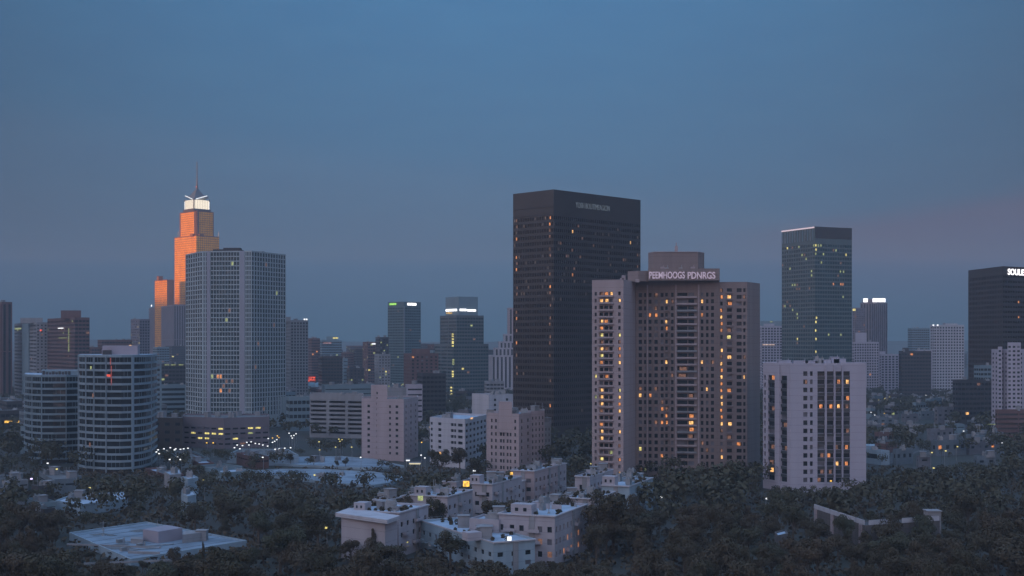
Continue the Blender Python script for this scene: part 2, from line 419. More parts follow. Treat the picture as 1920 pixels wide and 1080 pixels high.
# ------------------------------------------------------------------ big buildings
# 1. tall stepped tower with lit lantern and spire (Y 2400: 1 px = 1 m)
ch = chain3(327, 368, 411, 2385, 45); root = thing('skyscraper', 'tall stepped tower glowing orange in the last sun, with lit lantern and spire', 'tower', ctr(ch))
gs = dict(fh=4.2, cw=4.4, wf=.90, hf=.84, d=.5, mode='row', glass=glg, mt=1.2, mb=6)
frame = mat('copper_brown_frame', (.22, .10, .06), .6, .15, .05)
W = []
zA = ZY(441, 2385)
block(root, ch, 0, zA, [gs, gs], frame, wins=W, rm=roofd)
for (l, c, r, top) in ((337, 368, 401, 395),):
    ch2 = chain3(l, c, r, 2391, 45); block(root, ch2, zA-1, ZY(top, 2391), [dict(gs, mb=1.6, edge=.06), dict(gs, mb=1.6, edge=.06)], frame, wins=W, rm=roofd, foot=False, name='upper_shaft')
flush_windows(root, W)
# corner pilasters of the shaft
pm = mat('dark_bronze_pilaster', (.07, .06, .075), .5, .1)
c0 = ch2[1]
for s2 in (-1, 1):
    mb = MB(); mb.box(c0[0]+s2*3.2, c0[1]+2.6, zA, 2.2, 2.2, ZY(393, 2391)-zA, R(45)); mb.build('corner_pilaster', pm, root)
# shoulders at mid height beside the corner
for s2 in (-1, 1):
    mb = MB(); mb.box(c0[0]+s2*6.5, c0[1]+5.0, zA-2, 9, 9, 5, R(45)); mb.build('corner_bay_cap', frame, root)
lc = ch2[0]; rc = ch2[2]; mid = ((lc[0]+rc[0])/2, (lc[1]+rc[1])/2)
def sq(cx, cy, half):       # square turned 45 degrees
    return [(cx-half, cy), (cx, cy-half), (cx+half, cy), (cx, cy+half)]
mx, my = PX(369, 2420), 2422
zc0, zc1, zc2, zc3 = ZY(397, 2400), ZY(391, 2400), ZY(372, 2400), ZY(349, 2400)
mb = MB(); mb.prism(sq(mx, my, 26), zc0, zc1, bottom=True); mb.build('crown_base', pm, root)
lan = MB(); lan.prism(sq(mx, my, 22.5), zc1, zc2-2); ln = lan.build('lantern', crm, root)
mb = MB()
for cor in sq(mx, my, 23.2): mb.box(cor[0], cor[1], zc1, 1.6, 1.6, zc2-zc1, R(45))
for k in range(2):
    a = sq(mx, my, 22.9)
    p, q = (a[0], a[1]) if k == 0 else (a[1], a[2])
    for i in range(1, 9):
        tt = i/9; mb.box(p[0]+(q[0]-p[0])*tt, p[1]+(q[1]-p[1])*tt, zc1, .35, .35, zc2-2-zc1, R(45))
mb.build('lantern_mullion', pm, root)
# gabled pyramid roof: valleys at the corners of the lantern are low, gables rise mid-face
mb = MB(); q = sq(mx, my, 24); tip = (mx, my, zc3); nn = len(mb.v)
mb.v += [(q[i][0], q[i][1], zc2-(3 if i % 2 else -5)) for i in range(4)]+[((q[i][0]+mx)/2*1.0, (q[i][1]+my)/2, zc2+9) for i in range(4)]+[tip]
for i in range(4):
    j = (i+1) % 4; mb.f.append((i, j, 4+j, 4+i)); mb.mi.append(0); mb.f.append((4+i, 4+j, 8)); mb.mi.append(0)
mb.f.append((3, 2, 1, 0)); mb.mi.append(0)
mb.build('pyramid_roof', mat('slate_grey_roof', (.075, .085, .10), .5, .2), root)
for s2 in (-1, 1):
    mb = MB(); mb.tube((mx+s2*3.5, my-22.5, zc2-1), (mx+s2*20.5, my-6.5, zc2+6.5), .9, k=4); mb.build('light_strip', wht, root)
    mb = MB(); mb.tube((mx+s2*23.2, my-1.2, zc1), (mx+s2*23.2, my-1.2, zc2-4), .6, k=4); mb.build('light_strip', wht, root)
mb = MB(); mb.tube((mx, my, zc3-6), (mx, my, zc3+14), 2.6, 1.1); mb.tube((mx, my, zc3+14), (mx, my, ZY(303, 2420)), 1.1, .7); mb.build('spire', pm, root)
mb = MB(); mb.box(mx-.9, my-2.4, zc3+.5, 1.8, 1.8, 1.8); mb.build('beacon', red, root)
for px_, s_ in ((331, 0), (407, 0)):
    mb = MB(); mb.tube((PX(px_, 2400), 2412, zA-1), (PX(px_, 2400), 2412, zA+9), .35); mb.build('aerial', metal, root)

# 2. shorter sunlit tower and the ribbed block in front of it
ch = chain3(290, 313, 326, 2350, 40); root = thing('office_tower', 'small orange lit tower with dark side, left of the tall spire tower', 'tower', ctr(ch))
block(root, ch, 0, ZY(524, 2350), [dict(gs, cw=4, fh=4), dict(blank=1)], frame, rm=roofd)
mb = MB(); x, y = PX(299, 2362), 2364; mb.box(x, y, ZY(524, 2350)-1, 8, 8, 7, R(40)); mb.box(x, y, ZY(524, 2350)+6, 9, 9, .6, R(40)); mb.build('plant_room', frame, root)
ch = chain3(279, 326, 349, 2250, 20); root = thing('ribbed_building', 'grey office block with vertical ribs below the small orange tower', 'office block', ctr(ch))
fin = dict(fh=60, cw=4.2, wf=.55, hf=.985, d=.8, mode='row', glass=gld, mt=2, mb=6, nm='window')
block(root, ch, 0, ZY(571, 2250), [fin, fin], mat('mauve_grey_panel', (.20, .165, .18), .8, .1, .06), rm=roofd)
panel(root, ch[0], ch[1], 37*.94, 46*.94, ZY(568.5, 2250), ZY(565, 2250), whb, 'sign_light', 1.2)

# 3. pale grid tower with chamfered front
pts = [P(348, 938), P(379, 904), P(472, 900), P(536, 938)]
root = thing('grid_tower', 'wide office tower with pale window grid, in front of the orange spire tower', 'tower', ctr(pts, 30))
zt = ZY(470, 900); W = []
grid = dict(fh=3.3, hf=.78, d=.45, mode='row', glass=glb, mt=.6, mb=9)
iv_c = [(.01+.016*i, .01+.016*i+.011) for i in range(4)]+[(.175+.058*i, .175+.058*i+.05) for i in range(10)]+[(.865+.035*i, .865+.035*i+.022) for i in range(4)]
iv_c = [(.03, .05), (.075, .095)]+[(.175+.0585*i, .175+.0585*i+.0475) for i in range(10)]+[(.875+.03*i, .875+.03*i+.019) for i in range(4)]
litc = {(14, 7): ygr, (26, 2): ygr, (26, 4): oran, (26, 5): oran, (27, 7): dimw, (28, 6): dimw, (29, 5): oran, (29, 8): dimw, (27, 9): dimw, (2, 9): ygr, (12, 8): dimw}
gridm = mat('pale_grid_frame', (.29, .34, .36), .7, .10, .04)
block(root, pts, 0, zt, [dict(grid, n=7, wf=.80), dict(grid, iv=iv_c, lit=litc), dict(grid, n=13, wf=.74, lit={(8, 9): ygr, (33, 4): dimw}, litp=.004, litm=[dimw])], gridm, back=32, wins=W, rm=roofd)
flush_windows(root, W)
# broad lilac piers
pier = mat('lilac_grey_pier', (.25, .255, .30), .75, .08, .04)
for a, b2 in ((.095, .165), (.765, .855)):
    L = unit(pts[1], pts[2])[2]; panel(root, pts[1], pts[2], L*a, L*b2, 4, zt-.2, pier, 'pier', .35, .6)
for i in range(7):
    L = unit(pts[2], pts[3])[2]; panel(root, pts[2], pts[3], L*(.42+.085*i), L*(.45+.085*i), 1, 21.5, gridm, 'pier', .5, .6)
mb = MB(); mb.box(PX(427, 920), 922, zt-1, 20, 10, 3.2); mb.box(PX(435, 920), 922, zt+2.2, 12, 7, 1.2); mb.build('plant_room', darkc, root)
roof_kit(root, [P(400, 915), P(500, 915), P(500, 930), P(400, 930)], zt-1, 6, seed=5)
# podium
pt2 = [P(343, 752), P(420, 738), P(505, 752)]
root = thing('podium_building', 'low mauve podium with rows of yellow lit windows below the grid tower', 'office block', ctr(pt2, 30))
pod = dict(fh=3.3, hf=.34, d=.5, mt=5.0, mb=1.2, mode='each', alt=.2)
L1 = {(r, c): yel for r, c in ((1, 1), (1, 3), (1, 4), (1, 5), (0, 5), (2, 3), (2, 2))}
L2 = {(0, 3): yel, (0, 4): yel, (1, 3): ygr, (2, 1): yel, (3, 2): dimw}
block(root, pt2, 0, ZY(783, 740), [dict(pod, n=6, wf=.72, lit=L1), dict(pod, n=6, wf=.72, lit=L2)], mat('mauve_podium_stone', (.155, .13, .145), .85, .12, .05), back=30, rm=roofd, kit=6, seed=2)
pt2 = [P(284, 735), P(342.5, 735)]
root = thing('dark_annex', 'dark blank low building left of the mauve podium', 'building', ctr(pt2, 25))
block(root, pt2, 0, ZY(783, 735), [dict(fh=4, cw=6, wf=.5, hf=.4)], bronze, back=25, rm=roofd, kit=3, seed=3)

# 4. the two rounded towers with white floor bands
def round_tower(label, arc, ztop, fh, piers, m, seed, ph=None):
    """Banded tower: floor slabs are white rings round dark glazing, each ring and each glass storey a part."""
    poly = arc+[(arc[-1][0]*(1+16/arc[-1][1])+1.5, arc[-1][1]+16), (arc[0][0]*(1+26/arc[0][1])+1, arc[0][1]+26)]
    cx = sum(p[0] for p in poly)/len(poly); cy = sum(p[1] for p in poly)/len(poly)
    root = thing('round_tower', label, 'tower', (cx, cy, 0)); FOOT.append(poly)
    gl = inset(poly, .7); nfl = int(ztop/fh)
    core = MB(); core.prism(inset(poly, 1.2), 0, ztop-.6); core.build('core', darkc, root)
    for k in range(nfl):
        z = ztop-(k+1)*fh
        if z < 0: break
        hgt = fh
        mb = MB(); mb.prism(poly, z, z+1.0, bottom=True); mb.build('floor_band', m, root)
        mb = MB(); mb.prism(gl, z+1.0, z+hgt, top=False); mb.build('window_band', gld, root)
        # slim mullions in front of the glass
        mm = MB(); rg = random.Random(seed*100+k); 
        for i in range(len(arc)-1):
            ux, uy, L = unit(arc[i], arc[i+1]); q = max(1, int(L/1.6))
            for j in range(q):
                if k > 0 and rg.random() < .62: continue
                u = L*(j+.5)/q; mm.box(arc[i][0]+ux*u-uy*-.35, arc[i][1]+uy*u+ux*.35, z+1.0, .12, .12, fh-1.0)
        mm.build('mullion', tealc, root)
    mb = MB(); mb.prism(poly, ztop, ztop+1.1, bottom=True); mb.build('floor_band', m, root)
    rf = MB(); rf.prism(inset(poly, .6), ztop+1.1, ztop+1.15); rf.build('roof', roofm, root)
    for (px_, w) in piers:
        best = None
        for i in range(len(arc)-1):
            a, b2 = arc[i], arc[i+1]; pa = a[0]/a[1]*F+960; pb = b2[0]/b2[1]*F+960
            if pa <= px_ <= pb:
                tt = (px_-pa)/(pb-pa); best = (a[0]+(b2[0]-a[0])*tt, a[1]+(b2[1]-a[1])*tt, math.atan2(b2[1]-a[1], b2[0]-a[0]))
        if best: mb = MB(); mb.box(best[0], best[1]-.05, 0, w, .5, ztop+1.0, best[2]); mb.build('pier', m, root)
    return root, poly
band = mat('blue_white_floor_band', (.20, .255, .29), .7, .10, .05)
arcA = [P(x, y) for x, y in ((145.5, 613), (160, 606), (180, 601), (205, 598), (228, 598), (248, 601), (262, 606), (273, 612), (283, 621), (290, 634))]
rt, poly = round_tower('rounded tower of pale floor bands with a lilac penthouse, nearer of the pair', arcA, ZY(670, 600), 3.28,
    [(147, .5), (161, .35), (176, .35), (199, .4), (249, 1.4), (284, .4)], band, 1)
zr = ZY(670, 600)+1.1
pen = mat('lilac_penthouse_panel', (.30, .27, .31), .7, .08)
mb = MB(); a0 = P(192, 612); 
mb.prism([P(192, 612), P(258, 610), P(262, 624), P(195, 626)], zr, ZY(648, 612)); mb.prism([P(191, 611.5), P(207, 611), P(208, 613), P(192, 613)], zr, ZY(655, 612)); mb.build('penthouse', pen, rt)
mb = MB(); mb.box(PX(202, 610), 609, zr, 3.8, 1.8, 2.2); mb.build('vent_grille', darkc, rt)
mb = MB(); mb.tube((PX(207.5, 597.6), 597.3, ZY(684, 598)), (PX(207.5, 597.6), 597.3, ZY(671, 598)), .16); mb.tube((PX(209, 597.6), 597.3, ZY(722, 598)), (PX(209, 597.6), 597.3, ZY(686, 598)), .13); mb.build('red_light_tube', emit('dim_red_tube', (1, .16, .10), .45), rt)
mb = MB(); mb.box(PX(204, 597.6), 597.2, ZY(706, 598), 1.6, .3, 1.0); mb.build('red_lamp', red, rt)
for px_, py_, mt_ in ((167, 694, ygr), (208, 723, oran), (165, 838, dimw), (176, 745, dimw)):
    mb = MB(); mb.box(PX(px_, 601), 603.6 if px_ < 175 else 599.6, ZY(py_, 601), .6, .3, 1.8); mb.build('lit_window', mt_, rt)
band2 = mat('dim_blue_floor_band', (.16, .215, .245), .7, .10, .05)
arcB = [P(x, y) for x, y in ((44.5, 668), (52, 658), (64, 652), (80, 648), (100, 648), (125, 650), (150, 655))]
rt2, poly2 = round_tower('darker rounded banded tower, further left and lower than its twin', arcB, ZY(707, 650), 3.22, [(60, .4), (78, .5), (124, .4)], band2, 2)
z2 = ZY(707, 650)+1.1
mb = MB(); mb.prism([P(78, 655), P(146, 655), P(146, 672), P(78, 672)], z2, z2+2.2); mb.build('penthouse', band2, rt2)
mb = MB()
for i in range(9): mb.box(PX(84+i*6, 654), 652.5, z2, 1.0, 1.0, 1.2+.9*rnd.random())
mb.build('rooftop_unit', darkc, rt2)

# 5. the dark slab tower
ch = chain3(962, 1038, 1201, 800, 45); root = thing('dark_skyscraper', 'huge near black glass tower with faint lettering, tallest at the centre', 'tower', ctr(ch))
zt = ZY(355, 800); W = []
faint = emit('faint_brown_interior', (1, .62, .42), .07, .6, .12)
def lp(r, c, nr): return .07 if r < 14 else .002
dk = dict(fh=3.9, hf=.56, d=.22, mode='row', glass=glk, mt=15.5, mb=8, wf=.80, litm=[faint]*24+[dimw], lits=.6)
L_l = {(r, 1): rnd.choice([oran, dimw, dimw]) for r in (0, 1, 3, 6, 7, 8, 11, 12, 15, 16, 18, 20, 22, 24, 25)}
L_l.update({(r, 15): rnd.choice([dimw, dimw, oran]) for r in (0, 1, 2, 3, 5, 6, 9, 11, 12, 14, 16, 17, 19, 20, 22, 26, 30)})
L_r = {(2, 9): warm, (1, 12): dimw, (3, 14): dimw, (4, 3): dimw, (6, 13): dimw, (6, 6): dimw, (3, 40): warm, (9, 9): oran, (7, 44): dimw, (5, 44): dimw, (8, 10): dimw, (4, 20): dimw, (6, 36): dimw}
block(root, ch, 0, zt, [dict(dk, n=17, lit=L_l, litp=lp), dict(dk, n=46, lit=L_r, litp=lp)], bronze, wins=W, rm=roofd, kit=5, seed=9)
flush_windows(root, W)
L = unit(ch[1], ch[2])[2]
lettering(root, 'YOSH BOUTIMEAGION', ch[1], ch[2], L*.43, zt-8.2, 33, 3.6, sgd, bold=.0)
for k in range(3):
    panel(root, ch[0], ch[1], .2, unit(ch[0], ch[1])[2]-.2, zt-15-.0*k-k*4.9+4.6, zt-15-k*4.9+4.9, darkc, 'ledge', .3, .3)

# 6. apartment tower with sign
root = thing('apartment_tower', 'broad brown apartment tower with lit balconies and lilac rooftop lettering', 'apartment tower', (PX(1270, 585), 590, 0))
apm = mat('lit_toned_apartment_wall', (.33, .265, .265), .85, .08, .06, streak=True); apb = mat('shade_toned_apartment_wall', (.215, .165, .155), .85, .10, .06, streak=True)  # one wall in two tones: brighter wing and dimmer front put into the colour
W = []
def seq(mats, k, a, b): return {(rr, k): rnd.choice(mats) for rr in range(a, b)}
# left wing
lw = [P(1110, 562), P(1169, 556), P(1192, 582)]
litA = {}
for r, c, m_ in ((0, 1, dimw), (0, 2, oran), (0, 3, warm), (1, 1, warm), (1, 2, warm), (1, 4, warm), (4, 1, warm), (4, 2, oran), (5, 1, oran), (6, 1, yel), (6, 4, yel), (7, 1, dimw), (7, 4, dimw), (8, 1, warm), (8, 2, dimw), (8, 4, oran),
                 (9, 1, yel), (9, 4, oran), (10, 1, oran), (10, 4, warm), (12, 2, oran), (12, 0, yel), (14, 1, warm), (14, 4, yel), (15, 0, ygr), (15, 4, warm), (15, 1, warm), (16, 1, warm), (16, 4, oran), (17, 1, dimw), (17, 4, warm), (19, 1, oran),
                 (20, 1, warm), (21, 1, warm), (20, 4, warm), (22, 4, dimw), (23, 3, ygr), (24, 1, yel), (24, 4, oran), (25, 1, warm), (26, 4, warm), (26, 1, yel)): litA[(r, c)] = m_
wing = dict(lits=.7, fh=3.0, hf=.52, d=.9, iv=[(.085, .15), (.24, .36), (.385, .52), (.545, .66), (.83, .91)], mt=4.5, mb=3, lit=litA, alt=.3)
block(root, lw, 0, ZY(524, 556), [wing, dict(blank=1)], apm, back=34, wins=W, name='wall')
flw = unit(lw[0], lw[1])[2]; nfl = 27; fh_ = (ZY(524, 556)-4.5-3)/round((ZY(524, 556)-7.5)/3.0)
nfl = int(round((ZY(524, 556)-7.5)/3.0))
for k in range(nfl):
    z = 3+k*fh_
    if z < 8: continue
    ux, uy, L = unit(lw[0], lw[1]); nx, ny = uy, -ux
    def q(u, o): return (lw[0][0]+ux*u+nx*o, lw[0][1]+uy*u+ny*o)
    mb = MB(); u0, u1 = L*.215, L*.70
    arc = [q(u0, 0.05), q(u0, 1.1), q((u0+u1)/2, 1.5), q(u1, 1.1), q(u1, .05)]
    mb.prism(arc[1:4]+[arc[4], arc[0]], z, z+.18, bottom=True)
    for i in range(1, 3):
        a, b2 = arc[i], arc[i+1]; mb.prism([a, b2, (b2[0]-nx*.1, b2[1]-ny*.1), (a[0]-nx*.1, a[1]-ny*.1)], z+.18, z+.75)
    mb.build('balcony', apm, root)
# central mass
cw = [P(1192, 582), P(1349, 574)]
iv = [(.035, .075), (.10, .125), (.155, .19), (.225, .265), (.30, .335), (.355, .385), (.425, .455), (.50, .62), (.63, .70), (.78, .81), (.84, .87), (.90, .935)]
lit6 = {}
for px_, py_, m_ in ((1235, 541, dimw), (1249.5, 555, warm), (1261, 555, dimw), (1316, 555, warm), (1225, 564, dimw), (1236, 578, oran), (1224, 578, oran), (1250, 591, warm), (1249, 603, oran), (1316, 579, oran), (1315, 659, warm), (1250, 659, warm), (1332, 660, dimw),
                     (1200, 723, warm), (1201, 711, dimw), (1226, 711, dimw), (1224, 723, oran), (1238, 735, dimw), (1237, 757, oran), (1251, 757, dimw), (1250, 770, oran), (1227, 781, dimw), (1238, 781, oran), (1249, 781, oran), (1298, 722, warm), (1299, 759, warm), (1301, 760, oran), (1298, 781, warm), (1297, 794, oran),
                     (1299, 806, dimw), (1324, 711, warm), (1323, 829, dimw), (1199, 832, yel), (1238, 841, oran), (1197, 867, dimw), (1212, 868, ygr), (1212, 880, oran), (1237, 876, dimw), (1276, 675, dimw), (1275, 688, dimw), (1261, 688, dimw), (1319, 818, dimw), (1299, 731, dimw)):
    r = (py_-532)/12.55; fr = (px_-1192)/157
    c = min(range(len(iv)), key=lambda i: abs((iv[i][0]+iv[i][1])/2-fr)); lit6[(int(round(r-.5)), c)] = m_
cen = dict(lits=.72, fh=3.0, hf=.60, d=.5, iv=iv, mt=9.5, mb=2.5, lit=lit6, alt=.14)
block(root, cw, 0, ZY(506, 574), [cen], apb, back=26, wins=W, rm=roofd, name='wall')
ux, uy, L = unit(*cw); nx, ny = uy, -ux
nfc = int(round((ZY(506, 574)-12)/3.0)); fhc = (ZY(506, 574)-12)/nfc
for k in range(1, nfc):
    z = 2.5+k*fhc
    if z < 9: continue
    u0, u1 = L*.492, L*.735
    mb = MB(); q = lambda u, o: (cw[0][0]+ux*u+nx*o, cw[0][1]+uy*u+ny*o)
    mb.prism([q(u0, 1.3), q(u1, 1.3), q(u1, .03), q(u0, .03)], z, z+.16, bottom=True); mb.prism([q(u0, 1.3), q(u1, 1.3), q(u1, 1.2), q(u0, 1.2)], z+.16, z+.85)
    mb.build('balcony', apm if k % 3 else grey, root)
    if z > 12 and k % 1 == 0:
        mb = MB(); u0, u1 = L*.352, L*.41
        mb.prism([q(u0, .9), q(u1, .9), q(u1, .03), q(u0, .03)], z, z+.75, bottom=True); mb.build('balcony', apb, root)
for a in (.005, .135, .205, .275, .41, .475, .745, .765, .83, .885, .96):
    w_ = .012 if a not in (.475, .745) else .018
    panel(root, cw[0], cw[1], L*a, L*(a+w_), 4, ZY(533, 574), apm if a in (.135, .475, .745) else apb, 'pilaster', .55, .5)
# sign parapet
sp0, sp1 = P(1196, 572.5), P(1349.5, 571.5)
mb = MB(); mb.prism([P(1215, 572), P(1349.5, 571), P(1349.5, 576), P(1215, 577)], ZY(526, 572), ZY(503.5, 572), bottom=True); mb.build('sign_parapet', apb, root)
q0, q1 = P(1215, 572), P(1349.5, 571); Lq = unit(q0, q1)[2]
lettering(root, 'PEEMHOOGS', q0, q1, Lq*.265, ZY(516, 572), Lq*.495, 3.1, sgn, bold=.018)
lettering(root, 'PDNRGS', q0, q1, Lq*.745, ZY(516.5, 572), Lq*.385, 3.1, sgn, bold=.018)
mb = MB(); mb.prism([P(1177, 575), P(1197, 572), P(1216, 574), P(1216, 590), P(1177, 590)], ZY(528, 575), ZY(506, 574)-.6); mb.build('stair_head', apb, root)
# right wing
rw = [P(1349, 574.5), P(1401, 573), P(1425, 588)]
litR = {}
ivr = [(.03, .12), (.27, .45), (.62, .80), (.86, .94)]
for px_, py_, m_ in ((1347, 545, dimw), (1371, 547, warm), (1348, 557, warm), (1356, 557, oran), (1393, 557, dimw), (1370, 570, oran), (1355, 579, oran), (1348, 590, warm), (1347, 601, oran), (1347, 614, oran), (1375, 615, dimw), (1371, 627, yel), (1347, 647, warm), (1348, 659, dimw), (1371, 660, warm),
                     (1393, 668, dimw), (1348, 675, warm), (1348, 687, oran), (1347, 701, warm), (1393, 701, warm), (1347, 713, oran), (1374, 726, oran), (1347, 725, oran), (1348, 736, warm), (1348, 757, warm), (1347, 771, oran), (1348, 782, oran), (1349, 794, warm), (1349, 805, dimw), (1372, 785, warm), (1373, 819, dimw), (1377, 831, oran), (1356, 842, dimw), (1347, 853, warm)):
    fr = (px_-1349)/52; c = min(range(4), key=lambda i: abs((ivr[i][0]+ivr[i][1])/2-fr)); litR[(int(round((py_-539)/12.55-.0)), c)] = m_
block(root, rw, 0, ZY(528.5, 573), [dict(lits=.72, fh=3.0, hf=.58, d=.6, iv=ivr, mt=2.2, mb=2.5, lit=litR, alt=.14), dict(blank=1)], apb, back=24, wins=W, rm=roofd)
ux, uy, L = unit(rw[0], rw[1]); nx, ny = uy, -ux; q = lambda u, o: (rw[0][0]+ux*u+nx*o, rw[0][1]+uy*u+ny*o)
nfr = int(round((ZY(528.5, 573)-4.7)/3)); fhr = (ZY(528.5, 573)-4.7)/nfr
for k in range(1, nfr):
    z = 2.5+k*fhr
    if z > 12: mb = MB(); mb.prism([q(L*.26, .9), q(L*.48, .9), q(L*.48, .03), q(L*.26, .03)], z, z+.8, bottom=True); mb.build('balcony', apb, root)
flush_windows(root, W, 99)
# penthouse drum and mast
zp = ZY(506, 574)-1
oc = [P(1215.5, 590), P(1226, 583), P(1309, 583), P(1320.5, 590), P(1320, 600), P(1309, 606), P(1228, 606), P(1217, 600)]
mb = MB(); mb.prism(oc, zp, ZY(473, 583)); pe = mb.build('penthouse', apb, root)
mb = MB(); mb.prism([(x, y-.3) for x, y in oc[:4]]+[(oc[4][0], oc[4][1]), (oc[7][0], oc[7][1])], ZY(473, 583), ZY(471.8, 583), bottom=True); mb.build('coping', apm, pe)
mb = MB(); x = PX(1268, 588); mb.box(x, 588, ZY(473, 583), 1.3, 1.3, 3.2); mb.tube((x, 588, ZY(473, 583)+3.2), (x, 588, ZY(459, 588)+1), .25); mb.build('mast', apm, root)
for px_, m_ in ((1242, apm), (1299, apm), (1250, metal), (1276, metal)):
    mb = MB(); mb.box(PX(px_, 578), 578, zp, 1.8, 1.5, 2.2+.4*(m_ == apm)); mb.tube((PX(px_, 578)+.4, 578, zp+2), (PX(px_, 578)+.4, 578, zp+3.4), .15); mb.build('rooftop_unit', m_, root)
for px_, py_ in ((1170, 516), (1167, 521), (1196, 523)):
    mb = MB(); mb.box(PX(px_, 560), 562, ZY(524, 556)-1, 1.6, 1.6, ZY(py_, 560)-ZY(524, 556)+1); mb.build('rooftop_unit', apm, root)

# 7. white slab in front right
root = thing('white_apartment_slab', 'white apartment slab with square windows and four glazed columns', 'apartment block', (PX(1540, 540), 540, 0))
ws = [P(1430.5, 541), P(1482, 525), P(1624, 526)]; W = []
iv1 = [(.04, .10), (.20, .45), (.66, .88)]
iv2 = [(.17, .225), (.258, .295), (.357, .452), (.482, .57), (.595, .675), (.70, .785)]
litS = {(1, 4): oran, (1, 5): warm, (3, 5): oran, (4, 2): oran, (4, 3): oran, (4, 4): warm, (4, 5): dimw, (7, 5): dimw, (9, 4): dimw, (9, 5): oran, (10, 2): dimw, (10, 3): oran, (11, 4): warm, (11, 5): oran, (12, 3): dimw, (13, 2): dimw, (1, 0): dimw, (12, 2): dimw}
ft = dict(lits=.42, fh=3.28, hf=.56, d=.5, mt=2.6, mb=3.4, iv=iv2, lit=litS, alt=.12)
fl = dict(lits=.5, fh=3.28, hf=.62, d=.6, mt=4.6, mb=3.4, iv=iv1, lit={(0, 1): oran, (4, 1): dimw, (9, 1): dimw, (12, 1): warm, (11, 1): dimw, (6, 2): dimw, (9, 2): dimw}, alt=.1)
slm = mat('lilac_white_slab_wall', (.36, .335, .385), .8, .06, .05, streak=True)
block(root, ws, 0, ZY(681, 525), [fl, ft], slm, back=17, wins=W)
flush_windows(root, W, 99)
# glazed columns between white fins: dark spandrel strips joining the openings
ux, uy, L = unit(ws[1], ws[2]); span = mat('dark_glazed_spandrel', (.05, .055, .06), .3, .3, .2)
for a, b2 in ((.357, .452), (.482, .57), (.595, .675), (.70, .785)):
    zt_ = ZY(681, 525)-2.6; zb_ = 3.4; nr = int(round((zt_-zb_)/3.28)); f_ = (zt_-zb_)/nr
    for k in range(1, nr):
        z = zb_+k*f_
        panel(root, ws[1], ws[2], L*a, L*b2, z-.66, z+.66, span, 'spandrel', .03, .4)
for a in (.462, .58, .683):
    panel(root, ws[1], ws[2], L*(a-.006), L*(a+.010), 3, ZY(685, 525), slm, 'fin', .6, .9)
ux, uy, L2 = unit(ws[0], ws[1])
for a, b2 in ((.47, .64),): panel(root, ws[0], ws[1], L2*a, L2*b2, 2, ZY(682, 530), slm, 'pier', .5, .5)
for a, b2 in ((.20, .45), (.66, .88)):
    zt_ = ZY(681, 525)-4.6; nr = int(round((zt_-3.4)/3.28)); f_ = (zt_-3.4)/nr
    for k in range(1, nr): panel(root, ws[0], ws[1], L2*a, L2*b2, 3.4+k*f_-.6, 3.4+k*f_+.6, span, 'spandrel', .03, .4)
zr = ZY(681, 525)-1
for px_, w, h_ in ((1565, 3.2, 3.4), (1573, 5, 2.6), (1548, 4, 2.2), (1538, 2, 2.8), (1520, 5, 1.8), (1500, 6, 1.8), (1470, 5, 2.0), (1530, 1.4, 3.6)):
    mb = MB(); mb.box(PX(px_, 534), 534, zr, w, 3, h_); mb.box(PX(px_, 534), 534, zr+h_, w+.3, 3.3, .15); mb.tube((PX(px_, 534)+w*.3, 533, zr), (PX(px_, 534)+w*.3, 533, zr+h_+1.0), .12); mb.build('rooftop_unit', slm if w > 3 else metal, root)

# 8. green glass tower right
ch = [P(1465.5, 1350), P(1528, 1300), P(1597, 1320)]; ch[0] = (284.5, 1350); ch[2] = (350.6, 1320)
root = thing('glass_skyscraper', 'green grey glass tower with a white light strip along its left roof edge', 'tower', ctr(ch))
zt = ZY(424.5, 1300); W = []
def lpg(r, c, nr): return .05 if r < 5 else (.012 if r < 22 else .008)
gt = dict(lits=.55, fh=4.3, hf=.62, d=.3, mode='row', glass=glt, mb=6, litm=[ygr, dimw, ygr, yel])
tg = mat('green_grey_spandrel', (.085, .11, .11), .5, .15, .05)
Lg = {(6, 12): ygr, (7, 12): ygr, (9, 4): ygr, (9, 5): ygr, (9, 6): dimw, (10, 6): dimw, (10, 7): dimw, (13, 2): dimw, (14, 0): dimw, (14, 1): ygr, (14, 3): dimw, (15, 4): ygr, (16, 6): ygr, (17, 6): ygr, (22, 6): yel, (23, 6): dimw, (0, 2): yel, (0, 7): ygr}
Lr = {(0, 0): yel, (0, 1): ygr, (0, 2): ygr, (1, 0): yel, (2, 3): ygr, (2, 0): ygr, (6, 10): ygr, (6, 11): ygr, (7, 9): dimw, (9, 7): oran, (9, 10): oran, (9, 11): oran, (12, 11): ygr, (17, 0): yel, (18, 0): yel, (20, 0): yel, (22, 0): yel, (21, 10): ygr, (25, 0): yel}
block(root, ch, 0, zt, [dict(gt, mt=17, n=14, wf=.9, lit=Lg, litp=lpg), dict(gt, mt=17, n=15, wf=.9, lit=Lr, litp=lpg)], tg, wins=W, rm=roofd)
flush_windows(root, W)
L = unit(ch[0], ch[1])[2]
panel(root, ch[0], ch[1], .3, L-.2, zt-1.6, zt-.2, emit('pinkish_light_strip', (1, .78, .86), .75, .1), 'light_strip', .8)
for i in range(13): panel(root, ch[0], ch[1], L*(.03+i*.076), L*(.045+i*.076), zt-14, zt-2.2, metal if i % 2 else tealc, 'fin', .7, .5)
panel(root, ch[1], ch[2], .2, unit(ch[1], ch[2])[2]-.2, zt-12, zt-.3, bronze, 'roof_screen', .25, .2)
